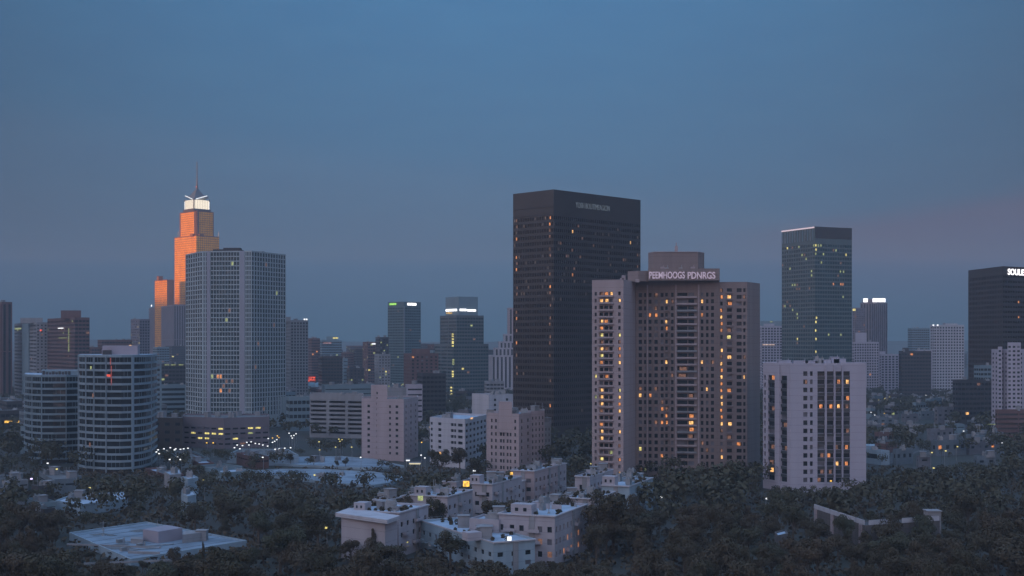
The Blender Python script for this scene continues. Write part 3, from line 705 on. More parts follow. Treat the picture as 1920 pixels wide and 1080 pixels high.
# 9. far right ribbed dark tower
ch = [P(1815.5, 1060), P(1880, 1000), P(1990, 1040)]
root = thing('ribbed_dark_tower', 'brown black ribbed tower at the right edge with bright white lettering', 'tower', ctr(ch)); W = []
zt = ZY(499, 1000)
fr_ = dict(fh=4.0, hf=.6, d=.8, mode='row', glass=glk, mt=6, mb=8, cw=3.1, wf=.55, litm=[warm, oran, dimw])
Lx = {(r, c): m_ for r, c, m_ in ((4, 5, dimw), (4, 9, warm), (8, 9, dimw), (9, 5, dimw), (13, 6, dimw), (15, 9, warm), (16, 9, dimw), (15, 5, dimw), (19, 9, oran), (20, 5, dimw), (21, 9, oran), (12, 12, ygr), (9, 17, oran), (18, 6, dimw), (22, 9, dimw))}
block(root, ch, 0, zt, [dict(fr_, n=22, lit=Lx, litp=.006), dict(fr_, hf=.45, wf=.8, litp=.014)], bronze, wins=W, rm=roofd)
flush_windows(root, W)
lettering(root, 'SOULED', ch[1], ch[2], 18.5, zt-4.2, 25, 4.8, whb, bold=.02)

# ------------------------------------------------------------------ mid and far buildings from a table
def st(kind, **kw):
    base = dict(
        punch=dict(fh=3.1, cw=3.6, wf=.45, hf=.48, d=.3, alt=.15, mt=1.6, mb=2.5),
        office=dict(fh=3.6, cw=3.2, wf=.86, hf=.5, d=.3, mode='row', mt=1.6, mb=3),
        ribbon=dict(fh=3.7, cw=16, wf=.94, hf=.5, d=.4, mode='row', mt=1.6, mb=3),
        grid=dict(fh=3.3, cw=3.4, wf=.66, hf=.62, d=.4, mode='row', mt=1.6, mb=3),
        fins=dict(fh=40, cw=4.6, wf=.5, hf=.98, d=.7, mode='row', mt=1.8, mb=3),
        blank=dict(blank=1))[kind]
    return dict(base, **kw)
def bld(name, label, cat, L, C, Rr, Yc, a, ytop, s1, s2, wm, rm=None, kit=2, cap=None, group=None, z0=0.0, par=.9, root=None, cmax=96):
    ch = chain3(L, C, Rr, Yc, a); own = root is None
    if own: root = thing(name, label, cat, ctr(ch), group)
    W = []; block(root, ch, z0, ZY(ytop, Yc), [s1, s2], wm, rm=rm or roofd, kit=kit, seed=int(L*7+Yc), wins=W, par=par)
    flush_windows(root, W, cmax)
    if cap:      # plant storey: (L, R, ytop)
        l, r, yt = cap; Yp = Yc+12; mb = MB(); mb.prism([P(l, Yp), P(r, Yp), P(r, Yp+12), P(l, Yp+12)], ZY(ytop, Yc)-par, ZY(yt, Yp)); mb.build('plant_room', wm, root)
    return root, ch
LT = [dimw, ygr, ygr, dimw, yel]
b_, ch = bld('brown_tower', 'slim reddish brown tower cut by the left edge', 'tower', -25, 4, 23, 1300, 45, 566, st('fins', litp=.0), st('fins'), brick)
b_, ch = bld('stepped_tower', 'grey banded tower with a broad pale pier near the left edge', 'tower', 27, 68, 96, 1250, 30, 604, st('ribbon', cw=8, litp=.01, litm=LT), st('punch', litp=.03, litm=LT), grey, cap=(38, 80, 596))
L = unit(ch[0], ch[1])[2]; panel(b_, ch[0], ch[1], L*.42, L*.72, 5, ZY(604, 1250)-.3, tealc, 'pier', 1.2, 1.2)
panel(b_, ch[0], ch[1], L*.05, L*.34, ZY(616, 1250), ZY(613, 1250), ygr, 'sign_light', .6)
mb = MB(); mb.box(PX(78, 1245), 1243, ZY(621, 1245), 1.6, 1, 1.6); mb.build('beacon', red, b_)
b_, ch = bld('brown_tower', 'dark red brown tower with a plant storey above the left rounded tower', 'tower', 89, 140, 168, 1180, 35, 595, st('office', litp=.02, litm=LT), st('office', litp=.02, litm=LT), brick, cap=(114, 152, 582))
L = unit(ch[0], ch[1])[2]; panel(b_, ch[0], ch[1], L*.42, L*.62, ZY(615.5, 1180), ZY(613.8, 1180), wht, 'sign_light', .6); panel(b_, ch[0], ch[1], L*.44, L*.74, ZY(634, 1180), ZY(633, 1180), ygr, 'sign_light', .6)
panel(b_, ch[0], ch[1], L*.8, L*.815, ZY(660, 1180), ZY(615, 1180), ygr, 'light_strip', .5)
bld('brown_block', 'brown block just right of the red brown tower, low against the sky', 'building', 166, 172, 196, 1500, 20, 651, st('office'), st('office', litp=.02, litm=LT), brick)
bld('brick_block', 'long low red brown block behind the lilac penthouse', 'building', 183, 190, 247, 1500, 10, 637, st('office'), st('office', litp=.015), brick)
bld('speckled_tower', 'narrow grey tower with speckled lights left of the ribbed block', 'tower', 245, 262, 281, 1500, 40, 598, st('punch', litp=.10, litm=LT), st('grid'), mat('mauve_concrete', (.15, .135, .16), .85, .1))
b_, ch = bld('grey_tower', 'grey gridded tower close right of the pale grid tower', 'tower', 530, 545, 578, 1250, 20, 600, st('grid', cw=4), st('grid', cw=2.8, wf=.6, fh=3.0), mat('steel_grey_concrete', (.16, .175, .19), .8, .1), cap=(535, 545, 594))
for px_ in (570, 574): mb = MB(); mb.box(PX(px_, 1255), 1258, ZY(600, 1250), 1.5, 1, 1.5); mb.build('beacon', wht, b_)
b_, ch = bld('red_block', 'red brown block beside the grey gridded tower', 'building', 577, 585, 600, 1700, 30, 634, st('office', litp=.03, litm=[red, dimw]), st('office', litp=.05, litm=[oran, dimw]), brick)
b_, ch = bld('teal_block', 'hazy blue grey block with a yellow rooftop sign', 'building', 598, 604, 641, 1900, 25, 638, st('office'), st('office', litp=.03, litm=LT), tealc, cap=(612, 632, 631))
panel(b_, ch[1], ch[2], 16, 24, ZY(635, 1900), ZY(632.5, 1900), yel, 'sign_light', 2); panel(b_, ch[1], ch[2], 1, 14, ZY(644, 1900), ZY(642.5, 1900), emit('dim_pink_light', (1, .5, .5), .5), 'light_strip', 1)
bld('low_block', 'dark low block with speckled lights under the blue grey block', 'building', 597, 604, 642, 1450, 15, 668, st('office', litp=.05, litm=[dimw]), st('office', litp=.03, litm=LT), bronze)
bld('low_brick_block', 'low red brown block on the skyline between two far towers', 'building', 640, 646, 682, 1800, 10, 661, st('office'), st('office', litp=.03), brick)
bld('slab_block', 'thin pale blue slab standing among dark low blocks', 'building', 642.5, 644, 652, 1400, 10, 672, st('blank'), st('ribbon', hf=.2), tealc)
bld('speckled_block', 'dark block full of small yellow lights left of the brown tower pair', 'building', 650, 656, 683, 1380, 20, 690, st('punch', litp=.12, litm=LT), st('punch', litp=.16, litm=LT), darkc)
b_, ch = bld('brown_tower', 'brown tower with white sign light left of the teal tower', 'tower', 680, 690, 713, 1600, 30, 641, st('punch', litp=.06, litm=LT), st('office', litp=.06, litm=LT), brick)
panel(b_, ch[1], ch[2], 5, 13, ZY(646, 1600), ZY(643.5, 1600), wht, 'sign_light', .6)
bld('dark_tower', 'narrow dark tower touching the left side of the teal tower', 'tower', 704, 712, 729, 1500, 30, 632, st('office'), st('punch', litp=.10, litm=LT), darkc)
bld('dark_speckled_block', 'dark block with clusters of yellow windows below the teal tower', 'building', 702, 710, 732, 1380, 20, 664, st('punch', litp=.1, litm=LT), st('punch', litp=.2, litm=LT), grey)
# teal tower with two signs
b_, ch = bld('teal_glass_tower', 'slim teal glass tower with green and white signs at its top', 'tower', 727, 757, 789, 1700, 45, 565.5, st('office', glass=glt, litp=.02, litm=LT, mt=7), st('office', glass=glt, litp=.02, litm=LT, mt=7), mat('teal_spandrel', (.075, .115, .125), .5, .12), kit=0)
L = unit(ch[0], ch[1])[2]; zt = ZY(565.5, 1700)
panel(b_, ch[0], ch[1], L*.12, L*.55, zt-4.2, zt-1.6, grn, 'sign_light', .6); L = unit(ch[1], ch[2])[2]
panel(b_, ch[1], ch[2], L*.2, L*.72, zt-4.8, zt-1.6, whb, 'sign_light', .6); panel(b_, ch[1], ch[2], 0, 1.2, 20, zt-6, metal, 'corner_strip', .5, .6)
# red brown mass
bld('red_apartment_block', 'dark red brown stepped block between the teal tower and the banded tower', 'building', 757, 770, 822, 1150, 15, 663, st('punch', litp=.02), st('punch', litp=.03, cw=4), brick, cap=(772, 806, 654))
bld('dark_block', 'dark block in front of the red brown stepped block', 'building', 782, 792, 836, 1000, 15, 700, st('office'), st('office', litp=.01), darkc)
bld('grey_low_tower', 'dim blue grey tower at the left foot of the banded tower', 'tower', 806, 812, 836, 1400, 15, 657, st('office'), st('office'), tealc)
# banded stepped tower
b_, ch = bld('banded_tower', 'stepped glass tower of dark bands with a white lit crown sign', 'tower', 815, 850, 916, 1300, 30, 645, st('ribbon', glass=glt, litp=0), st('office', glass=glt, litp=.012, litm=LT), mat('grey_green_band', (.085, .10, .105), .6, .12), kit=0)
gb = MATS['grey_green_band']
for l, c, r, yc, y0, y1 in ((825, 856, 907, 1306, 645, 591), (835.5, 860, 896, 1312, 591, 556)):
    ch3 = chain3(l, c, r, yc, 30); W = []
    sp_ = st('ribbon', glass=glt, hf=.55, mb=.5); s2_ = st('office', glass=glt, litp=.015 if y1 > 560 else 0, litm=LT, mb=.5)
    if y1 < 560: sp_ = st('blank'); s2_ = st('blank')
    block(b_, ch3, ZY(y0, 1300)-1, ZY(y1, yc), [sp_, s2_], gb if y1 > 560 else tealc, wins=W, rm=roofd, name='upper_storeys', foot=False); flush_windows(b_, W)
La, Lb = unit(ch3[0], ch3[1])[2], unit(ch3[1], ch3[2])[2]
panel(b_, ch3[0], ch3[1], La*.06, La*.9, ZY(583, 1312), ZY(579, 1312), whb, 'sign_light', .8); panel(b_, ch3[1], ch3[2], Lb*.04, Lb*.38, ZY(583, 1312), ZY(579, 1312), whb, 'sign_light', .8); panel(b_, ch3[1], ch3[2], Lb*.42, Lb*.88, ZY(583.5, 1312), ZY(580, 1312), whb, 'sign_light', .8)
lettering(b_, 'WOLD EL FASCION', ch3[0], ch3[2], unit(ch3[0], ch3[2])[2]*.40, ZY(586.5, 1312), 20, 1.5, amb, out=9, bold=.02)
for px_, ys in ((849, (628, 632, 637, 642, 645, 650)), (850, (676, 680, 684)), (849, (698, 703, 707)), (846, (728, 734, 740)), (899, (724, 729, 735, 738))):
    for y in ys: mb = MB(); mb.box(PX(px_, 1298), 1297.5 if px_ < 870 else 1318, ZY(y, 1298), 1.9, 1.2, 1.5); mb.build('lit_window', yel if px_ < 850 else ygr, b_)
# pink stepped tower partly behind the dark tower
b_, ch = bld('pink_stepped_tower', 'pinkish ribbed tower stepping up behind the left side of the black tower', 'tower', 915, 922, 990, 1620, 8, 666, st('fins'), st('fins', cw=5), pinkL, kit=0)
for l, yt, yc in ((925, 652, 1623), (934, 640, 1627), (943, 626, 1631), (951, 577, 1637)):
    ch3 = chain3(l, l+3, 992, yc, 8); W = []; block(b_, ch3, ZY(680, 1620), ZY(yt, yc), [st('fins'), st('fins', cw=5, mb=.5)], pink if yt < 600 else pinkL, wins=W, name='upper_storeys', foot=False); flush_windows(b_, W)
bld('white_foot_block', 'small pale block at the foot of the pink stepped tower', 'building', 908, 912, 945, 1250, 10, 715, st('office'), st('office', litp=.02, litm=LT), grey)

# right-hand far group
b_, ch = bld('white_grid_block', 'pale gridded block seen between the apartment tower and the green glass tower', 'building', 1400, 1428, 1467, 1500, 10, 611, st('grid'), st('grid', fh=3.2, cw=3.6), lilac, cap=(1432, 1452, 607))
panel(b_, ch[1], ch[2], 1, 16, ZY(647, 1500), ZY(645.5, 1500), emit('peach_light_strip', (1, .7, .55), .7), 'light_strip', .6); mb = MB(); mb.box(PX(1448, 1500), 1506, ZY(604, 1500), 3, 1, 1); mb.build('beacon', ygr, b_)
bld('dark_low_tower', 'low dark hall behind the pale gridded block, flat against the sky', 'building', 1380, 1426, 1470, 1900, 5, 602, st('blank'), st('blank'), tealc)
b_, ch = bld('rounded_sign_tower', 'hazy rounded tower with two white signs on top, right of the green glass tower', 'tower', 1613, 1634, 1664, 1900, 40, 567, st('fins', cw=5), st('fins', cw=5, litp=0), mat('mauve_tower_panel', (.17, .14, .155), .8, .12), kit=0)
zt = ZY(567, 1900)
mb = MB(); mb.prism([P(1617, 1925), P(1634, 1908), P(1658, 1925), P(1640, 1945)], zt-1, zt+5); mb.build('crown', MATS['mauve_tower_panel'], b_)
panel(b_, P(1619, 1905), P(1628, 1900), 0, 7, zt+.5, zt+6, whb, 'sign_light', .6); panel(b_, P(1636, 1899), P(1660, 1899), 0, 19, zt+.5, zt+6, whb, 'sign_light', .6)
for i in range(14): panel(b_, ch[rnd.choice((0, 1))], ch[2], 5+i*1.2, 6.6+i*1.2, zt-12-i*9+rnd.uniform(-30, 0)*.0, zt-10.5-i*9, dimw, 'lit_window', 1.0)
bld('mauve_tower', 'lower mauve tower tucked left of the hazy sign tower', 'tower', 1598, 1603, 1622, 1850, 30, 577, st('punch'), st('punch', litp=.08, litm=[dimw, oran]), MATS['mauve_tower_panel'], kit=0)
mb = MB(); mb.box(PX(1600.5, 1845), 1842, ZY(583, 1845), 4, 1, 3); tag(mb.build('beacon_light', yel), 'small yellow green beacon at the roof edge of the mauve tower', 'light')
bld('pale_flats', 'pale many windowed flats below the hazy sign tower', 'apartment block', 1596, 1602, 1648, 1480, 12, 641, st('grid'), st('grid', fh=3.1, cw=3.2, litp=.004), lilac, cap=(1604, 1625, 624))
bld('pale_flats', 'narrow pale flats left of the low dark blocks, below the sign tower', 'apartment block', 1646, 1652, 1685, 1500, 12, 664, st('grid'), st('grid', fh=3.1, cw=4.4), lilac, cap=(1649, 1660, 659))
bld('teal_box_tower', 'hazy teal box tower behind the white gridded tower', 'tower', 1702, 1710, 1743, 1950, 12, 615, st('office'), st('office'), tealc, kit=3)
bld('dark_low_block', 'dark low block left of the white gridded tower', 'building', 1685, 1690, 1746, 1300, 8, 658, st('office'), st('office', litp=.01), darkc, cap=(1692, 1704, 652))
bld('pale_penthouse_block', 'small pale block between the teal box and the white gridded tower', 'building', 1716, 1720, 1748, 1420, 8, 656, st('punch'), st('punch'), lilac)
b_, ch = bld('white_grid_tower', 'white tower of small square windows standing alone on the right', 'tower', 1744, 1751, 1808, 1450, 12, 609, st('grid'), st('grid', fh=3.3, cw=3.5, wf=.62, hf=.55), white, cap=(1768, 1795, 606.5))
for px_ in (1749, 1757): mb = MB(); mb.box(PX(px_, 1446), 1444, ZY(611, 1446), 1.6, 1, 1.6); mb.build('beacon', wht, b_)
bld('dark_stepped_block', 'dark stepped block at the foot of the ribbed tower', 'building', 1786, 1796, 1860, 950, 10, 712, st('office'), st('office', litp=.004), darkc)
bld('dark_stepped_block', 'dim blue block between the ribbed tower and the right edge flats', 'building', 1826, 1838, 1900, 990, 10, 685, st('office'), st('office'), tealc)
b_, ch = bld('white_flats_tower', 'white flats tower at the right edge with a raised centre bay', 'apartment tower', 1859, 1889, 1955, 885, 20, 655, st('punch', cw=3.2, fh=3.0), st('punch', cw=3.4, fh=3.0, wf=.55), lilac, cap=None)
for l, r, yt in ((1871, 1879, 650), (1889, 1914, 642)):
    ch3 = [P(l, 884), P(r, 884.5)]; W = []; block(b_, ch3, 10, ZY(yt, 884), [st('punch', cw=3.4, fh=3.0, wf=.6)], lilac, back=10, wins=W, name='bay', foot=False); flush_windows(b_, W)
bld('brick_car_park', 'low red brown banded building at the foot of the white flats tower', 'building', 1866, 1870, 1990, 800, 6, 768, st('ribbon', fh=3, hf=.4), st('ribbon', fh=3, hf=.4, glass=darkc), brick)

# mid-ground buildings, left and centre
bld('low_blue_block', 'low bluish block left of the foot of the pale grid tower', 'building', 293, 302, 348, 1000, 12, 722, st('ribbon'), st('ribbon', litp=.0), tealc, kit=3)
b_, ch = bld('low_lit_hall', 'low hall with a row of yellow green lights behind the grid tower', 'building', 296, 302, 350, 1200, 5, 683, st('blank'), st('office', litp=.05, litm=LT), darkc)
for u in (3, 9, 16): panel(b_, ch[1], ch[2], u, u+4.5, ZY(685, 1200), ZY(683.6, 1200), ygr, 'sign_light', .5)
bld('slim_blue_tower', 'slim pale blue block squeezed between rounded tower and grid tower', 'building', 287, 291, 303, 800, 12, 675, st('punch'), st('punch', cw=3), tealc, kit=1)
b_, ch = bld('low_glass_block', 'low bluish glass block between grid tower and car park building', 'building', 536, 542, 582, 880, 10, 744, st('ribbon', fh=4.4), st('office', fh=4.4), tealc, kit=3)
# car park
root = thing('car_park_building', 'pale multi storey car park with open dark decks', 'car park', (PX(630, 840), 842, 0))
cp = [P(580.5, 826), P(682, 815)]
block(root, cp, 0, ZY(739, 822), [dict(fh=2.75, hf=.52, d=3.0, iv=[(.02, .31), (.365, .66), (.71, .99)], mt=3.6, mb=2, mode='row', glass=darkc, lit={(8, 2): yel, (9, 2): yel})], grey, back=26, rm=roofd, kit=2, seed=8)
bld('roof_hall', 'long low hall with a pink band behind the car park', 'building', 603, 609, 704, 960, 5, 722, st('blank'), st('ribbon', hf=.2), tealc, kit=4)
# pink residential tower cluster
root = thing('pink_apartment_block', 'pinkish concrete flats with a raised stair tower, right of the car park', 'apartment block', (PX(730, 690), 690, 0)); W = []
s_ = dict(fh=2.9, hf=.42, d=.25, mt=2.5, mb=2.5)
ptsP = [P(678, 672), P(757, 660), P(784, 688)]
block(root, ptsP, 0, ZY(748, 662), [dict(s_, iv=[(.14, .20), (.655, .70), (.81, .87)]), dict(s_, n=3, wf=.22)], pink, back=20, wins=W, rm=roofd, kit=4, seed=4)
block(root, [P(695.5, 669), P(726, 664.5)], 0, ZY(723, 667), [dict(s_, iv=[(.34, .42)])], pink, back=13, wins=W, name='stair_tower', rm=roofd, foot=False)
flush_windows(root, W); panel(root, ptsP[0], ptsP[1], 13.2, 14.4, 2, ZY(749, 662), darkc, 'recess_shade_strip', .08, .1)  # flat charcoal strip stands in for the shade of a recess
b_, ch = bld('blue_grey_block', 'blue grey stair block behind the pinkish flats', 'building', 722, 728, 762, 720, 5, 727, st('blank'), st('blank'), grey, kit=4)
bld('lilac_roof_block', 'small lilac roofed block to the right behind the pinkish flats', 'building', 760, 764, 792, 900, 5, 721, st('blank'), st('ribbon', hf=.3), lilac, kit=2)
# white low-rise
root = thing('white_low_flats', 'white seven storey flats with paired windows and a dark right side', 'apartment block', (PX(850, 640), 645, 0)); W = []
pw = [P(806, 640), P(872, 622), P(913, 662)]
lw_ = dict(fh=2.85, hf=.48, d=.3, mt=1.6, mb=2.2)
block(root, pw, 0, ZY(786, 622), [dict(lw_, iv=[(.04, .13), (.36, .46), (.76, .81), (.83, .90), (.925, .985)][:0]+[(.02, .08), (.24, .33), (.60, .68), (.69, .75), (.80, .93)], lit={(5, 1): warm}), dict(lw_, n=6, wf=.6, mode='row')], white, wins=W, kit=5, seed=6, back=None)
flush_windows(root, W); panel(root, P(878, 668), P(911, 655), 0, 0.1, 1, 1.1, grey, 'ledge')
panel(root, pw[1], pw[2], 9, 13, ZY(784, 640), ZY(781, 640), emit('peach_lamp', (1, .55, .25), .8), 'sign_light', .4)
bld('white_back_block', 'plain white block behind the white flats and pink tower', 'building', 885, 917, 962, 745, 30, 740, st('blank'), st('punch', cw=7, wf=.2), white, kit=5)
# pink tower by the dark skyscraper
root = thing('pink_flats_tower', 'pink flats tower with a notched top at the foot of the black tower', 'apartment tower', (PX(965, 610), 610, 0)); W = []
pq = [P(912, 596), P(973, 586), P(996, 600)]
t1 = dict(fh=2.9, hf=.5, d=.3, mt=2.0, mb=2.2)
block(root, pq, 0, ZY(775, 590), [dict(t1, iv=[(.14, .19), (.27, .32), (.42, .48), (.51, .56), (.63, .68), (.72, .77), (.86, .91)]), dict(t1, n=2, wf=.25)], pink, back=16, wins=W, kit=4, seed=12)
block(root, [P(935, 591), P(960, 588)], 20, ZY(754, 590), [dict(blank=1)], pink, back=7, wins=W, name='stair_tower', foot=False)
block(root, [P(996, 601), P(1021, 608)], 0, ZY(771, 601), [dict(t1, n=4, wf=.4)], pink, back=14, wins=W, kit=4, seed=13)
block(root, [P(1021, 609), P(1033, 612)], 0, ZY(792, 608), [dict(t1, n=2, wf=.35)], grey, back=12, wins=W, kit=2, seed=14)
flush_windows(root, W, 98)

leafm = bpy.data.materials.new('dark_foliage'); leafm.use_nodes = True; t = leafm.node_tree; b = t.nodes['Principled BSDF']
ge = N(t, 'ShaderNodeNewGeometry'); nn_ = N(t, 'ShaderNodeTexNoise'); nn_.inputs['Scale'].default_value = .35; t.links.new(ge.outputs['Position'], nn_.inputs[0])
oi = N(t, 'ShaderNodeObjectInfo')
lc_ = ramp(t, nn_.outputs[0], [(.3, (.068, .056, .040)), (.5, (.076, .062, .045)), (.72, (.086, .070, .051))])
t.links.new(mixc(t, 1.0, lc_, ramp(t, oi.outputs['Random'], [(0.0, (.72, .80, .70)), (.4, (.95, .95, .9)), (.75, (1.0, .92, .85)), (1.0, (.85, 1.05, .95))]), 'MULTIPLY'), b.inputs['Base Color']); b.inputs['Roughness'].default_value = .9; b.inputs['Specular IOR Level'].default_value = .1
bark = mat('bark', (.09, .07, .055), .95, .3, 2)
def leaf_cloud(mb, rg, lobes, n, size):
    for i in range(n):
        cx, cy, cz, r, h_ = lobes[rg.randrange(len(lobes))]
        d_ = Vector((rg.gauss(0, 1), rg.gauss(0, 1), rg.gauss(0, 1))).normalized(); rr = rg.random()**.28
        if d_.z < -.3 and rg.random() < .6: d_.z = -d_.z
        p = Vector((cx+d_.x*r*rr, cy+d_.y*r*rr, cz+d_.z*h_*rr))
        nrm = (d_+Vector((rg.uniform(-.7, .7), rg.uniform(-.7, .7), rg.uniform(-.5, .7)))).normalized(); u = nrm.orthogonal().normalized(); w = nrm.cross(u); a = rg.uniform(0, 6.28)
        u, w = u*math.cos(a)+w*math.sin(a), w*math.cos(a)-u*math.sin(a); s = size*rg.uniform(.6, 1.3)
        mb.quad(p-u*s-w*s*.6, p+u*s-w*s*.7, p+u*s*.8+w*s*.6, p-u*s*.7+w*s*.8)
# ------------------------------------------------------------------ pale low flats in the foreground
FL = dict(fh=3.1, hf=.46, d=.3, mt=2.2, mb=1.5, cw=4.2, wf=.40, alt=.2)
def flat(label, L, C, Rr, Yc, z, a=68, wm=None, lit1=None, lit2=None, kit=4, terrace=True, seed=1, s1=None, s2=None, group='low white flats in the foreground'):
    ch = chain3(L, C, Rr, Yc, a); root = thing('low_flats', label, 'apartment block', ctr(ch), group); W = []
    block(root, ch, 0, z, [dict(FL, lit=lit1 or {}, **(s1 or {})), dict(FL, lit=lit2 or {}, **(s2 or {}))], wm or pinkL, wins=W, kit=kit, seed=seed, par=.5)
    # eaves slab
    poly = close(ch); out = inset(poly, -.35); mb = MB(); k = 4
    mb.v = [(x, y, z+.02) for x, y in out]+[(x, y, z+.02) for x, y in inset(poly, .15)]+[(x, y, z-.35) for x, y in out]
    for i in range(k):
        j = (i+1) % k; mb.f += [(i, j, 4+j, 4+i), (8+i, 8+j, j, i)]; mb.mi += [0, 0]
    mb.build('eaves', white, root)
    flush_windows(root, W)
    # rooftop railings
    ux, uy, Lr = unit(poly[0], poly[3]); mb = MB(); nx, ny = uy, -ux
    for i in range(int(Lr/1.5)):
        u = .8+i*1.5
        if u > Lr-.8: break
        mb.tube((poly[0][0]+ux*u, poly[0][1]+uy*u, z-.5), (poly[0][0]+ux*u, poly[0][1]+uy*u, z+.7), .05, k=4)
    mb.tube((poly[0][0]+ux*.8, poly[0][1]+uy*.8, z+.7), (poly[0][0]+ux*(Lr-.8), poly[0][1]+uy*(Lr-.8), z+.7), .05, k=4)
    mb.build('railing', metal, root)
    rg = random.Random(seed*3)
    for fc in (0, 1):
        ux, uy, L0 = unit(ch[fc], ch[fc+1]); nx, ny = uy, -ux
        for k in range(1, int(z/3.1)):
            for q_ in range(max(1, int(L0/7))):
                if rg.random() < .45: continue
                u0 = 1.2+q_*7+rg.uniform(0, 1.5); u1 = u0+3.4
                if u1 > L0-.5: continue
                f_ = lambda u, o: (ch[fc][0]+ux*u+nx*o, ch[fc][1]+uy*u+ny*o)
                mb = MB(); zb = k*3.1-.2; mb.prism([f_(u0, 1.2), f_(u1, 1.2), f_(u1, .03), f_(u0, .03)], zb, zb+.15, bottom=True)
                mb.prism([f_(u0, 1.2), f_(u1, 1.2), f_(u1, 1.1), f_(u0, 1.1)], zb+.15, zb+.95); mb.prism([f_(u0, 1.1), f_(u0+.1, 1.1), f_(u0+.1, .03), f_(u0, .03)], zb+.15, zb+.95)
                mb.build('balcony', wm or pinkL, root)
        mb = MB(); f_ = lambda u, o: (ch[fc][0]+ux*u+nx*o, ch[fc][1]+uy*u+ny*o); u = L0*rg.uniform(.3, .6)
        mb.prism([f_(u, .22), f_(u+1.6, .22), f_(u+1.6, .02), f_(u, .02)], 1, z-.4, bottom=True); mb.build('stairwell_strip', grey, root)
    pl_ = MB()
    for i in range(16):
        e = rg.randrange(4); A_, B_ = poly[e], poly[(e+1) % 4]; t_ = rg.uniform(.1, .9); k_ = rg.uniform(.05, .45)
        mx_ = sum(p[0] for p in poly)/4; my_ = sum(p[1] for p in poly)/4
        x = A_[0]+(B_[0]-A_[0])*t_; y = A_[1]+(B_[1]-A_[1])*t_; x += (mx_-x)*k_; y += (my_-y)*k_
        hh = rg.uniform(.4, 1.3); leaf_cloud(pl_, rg, [(x, y, z-.3+hh*.5, hh*.7, hh*.7)], 50, .22); pl_.box(x, y, z-.5, .8, .8, .35, 1.1)
    pl_.build('roof_planting', leafm, root)
    for i in range(3):       # low service walls on the deck
        t_ = rg.uniform(.2, .8); ux, uy, L0 = unit(poly[0], poly[1]); x = poly[0][0]+ux*L0*t_+(poly[3][0]-poly[0][0])*rg.uniform(.2, .7); y = poly[0][1]+uy*L0*t_+(poly[3][1]-poly[0][1])*rg.uniform(.2, .7)
        mb = MB(); mb.box(x, y, z-.5, rg.uniform(3, 6), .3, rg.uniform(.8, 1.5), math.atan2(uy, ux)+(0 if i else 1.57)); mb.build('service_wall', rg.choice([wm or pinkL, grey]), root)
    return root, ch
def side_stair(root, ch, z, at, w, hh, m, nm='stair_head', out=-.02):
    ux, uy, L = unit(ch[0], ch[1]); nx, ny = uy, -ux
    a = (ch[0][0]+ux*L*at-nx*out, ch[0][1]+uy*L*at-ny*out); b2 = (a[0]+ux*w, a[1]+uy*w)
    mb = MB(); mb.prism([(a[0], a[1]), b2, (b2[0]-nx*4, b2[1]-ny*4), (a[0]-nx*4, a[1]-ny*4)], z, z+hh); mb.build(nm, m, root)
    for k in range(2):
        u0 = L*at+w*(.2+.4*k); panel(root, ch[0], ch[1], u0, u0+w*.16, z+hh*.4, z+hh*.7, gld, 'window', .05, .04)
rA, cA = flat('low flats with a jutting white terrace edge, farthest left of the group', 652, 748, 803, 367, 13, lit2={(2, 1): yel}, seed=21)
# jutting terrace in front of A
tp = [P(629, 366), P(726, 351), P(750, 360), P(655, 377)]
mb = MB(); zt_ = ZY(975, 351); mb.prism(tp, zt_-1.1, zt_, bottom=True); mb.build('terrace', white, rA)
mb = MB(); mb.prism([P(640, 365.5), P(722, 354), P(745, 361), P(660, 374)], 0, zt_-1.1); mb.build('lower_wall', pinkL, rA)
side_stair(rA, cA, 12.5, .12, 3.6, 2.6, pinkL)
rB, cB = flat('low flats whose near wall is hidden by a round dark tree', 770, 839, 886, 405, 13, lit1={(0, 1): ygr}, lit2={(2, 2): warm, (3, 0): yel}, seed=22)
side_stair(rB, cB, 12.5, .10, 4.0, 3.0, pinkL)
rC, cC = flat('large low flats with orange lit side windows, nearest of the group', 935, 1040, 1101, 352, 14, seed=23, s1=dict(iv=[(.03, .085), (.20, .28), (.37, .45), (.54, .62), (.70, .78), (.87, .95)]),
              s2=dict(cw=3.2, wf=.36), lit1={(2, 5): dimw, (1, 4): dimw}, lit2={(1, 3): oran, (1, 4): dimw, (1, 6): oran, (2, 2): oran, (2, 4): oran, (2, 6): oran, (3, 2): dimw, (3, 4): warm, (2, 3): dimw})
side_stair(rC, cC, 13.5, .22, 6.2, 3.2, pinkL, out=-.02)
cw2 = chain3(880, 935, 960, 357, 68); W = []
block(rC, cw2, 0, 12.2, [dict(FL, n=2, wf=.2), dict(blank=1)], pinkL, wins=W, name='side_wing', par=.6, kit=5, seed=24); flush_windows(rC, W)
rD, cD = flat('low flats in the second row behind a small lit roof lamp', 885, 923, 978, 440, 13, seed=25)
side_stair(rD, cD, 12.5, -.10, 3.6, 3.2, pinkL)
rE, cE = flat('low flats at the back of the group by the pink flats tower', 958, 1002, 1046, 480, 13.5, seed=26, wm=pink)
rF, cF = flat('pale blue sided low flats at the right end of the group', 1128, 1180, 1224, 434, 13, wm=bluew, seed=27, s2=dict(cw=3.6))
side_stair(rF, cF, 12.5, .02, 4.5, 3.4, pinkL)
rG, cG = flat('low flats behind the big round tree, left of the pale blue ones', 1060, 1115, 1153, 399, 13, seed=28)
rH, cH = flat('lower cluttered flat roof behind the largest low flats', 995, 1046, 1082, 405, 10.5, seed=29, kit=6)
rJ, cJ = flat('stepped pink flats left of the pale blue sided flats', 1078, 1106, 1150, 455, 14, seed=30, kit=4)
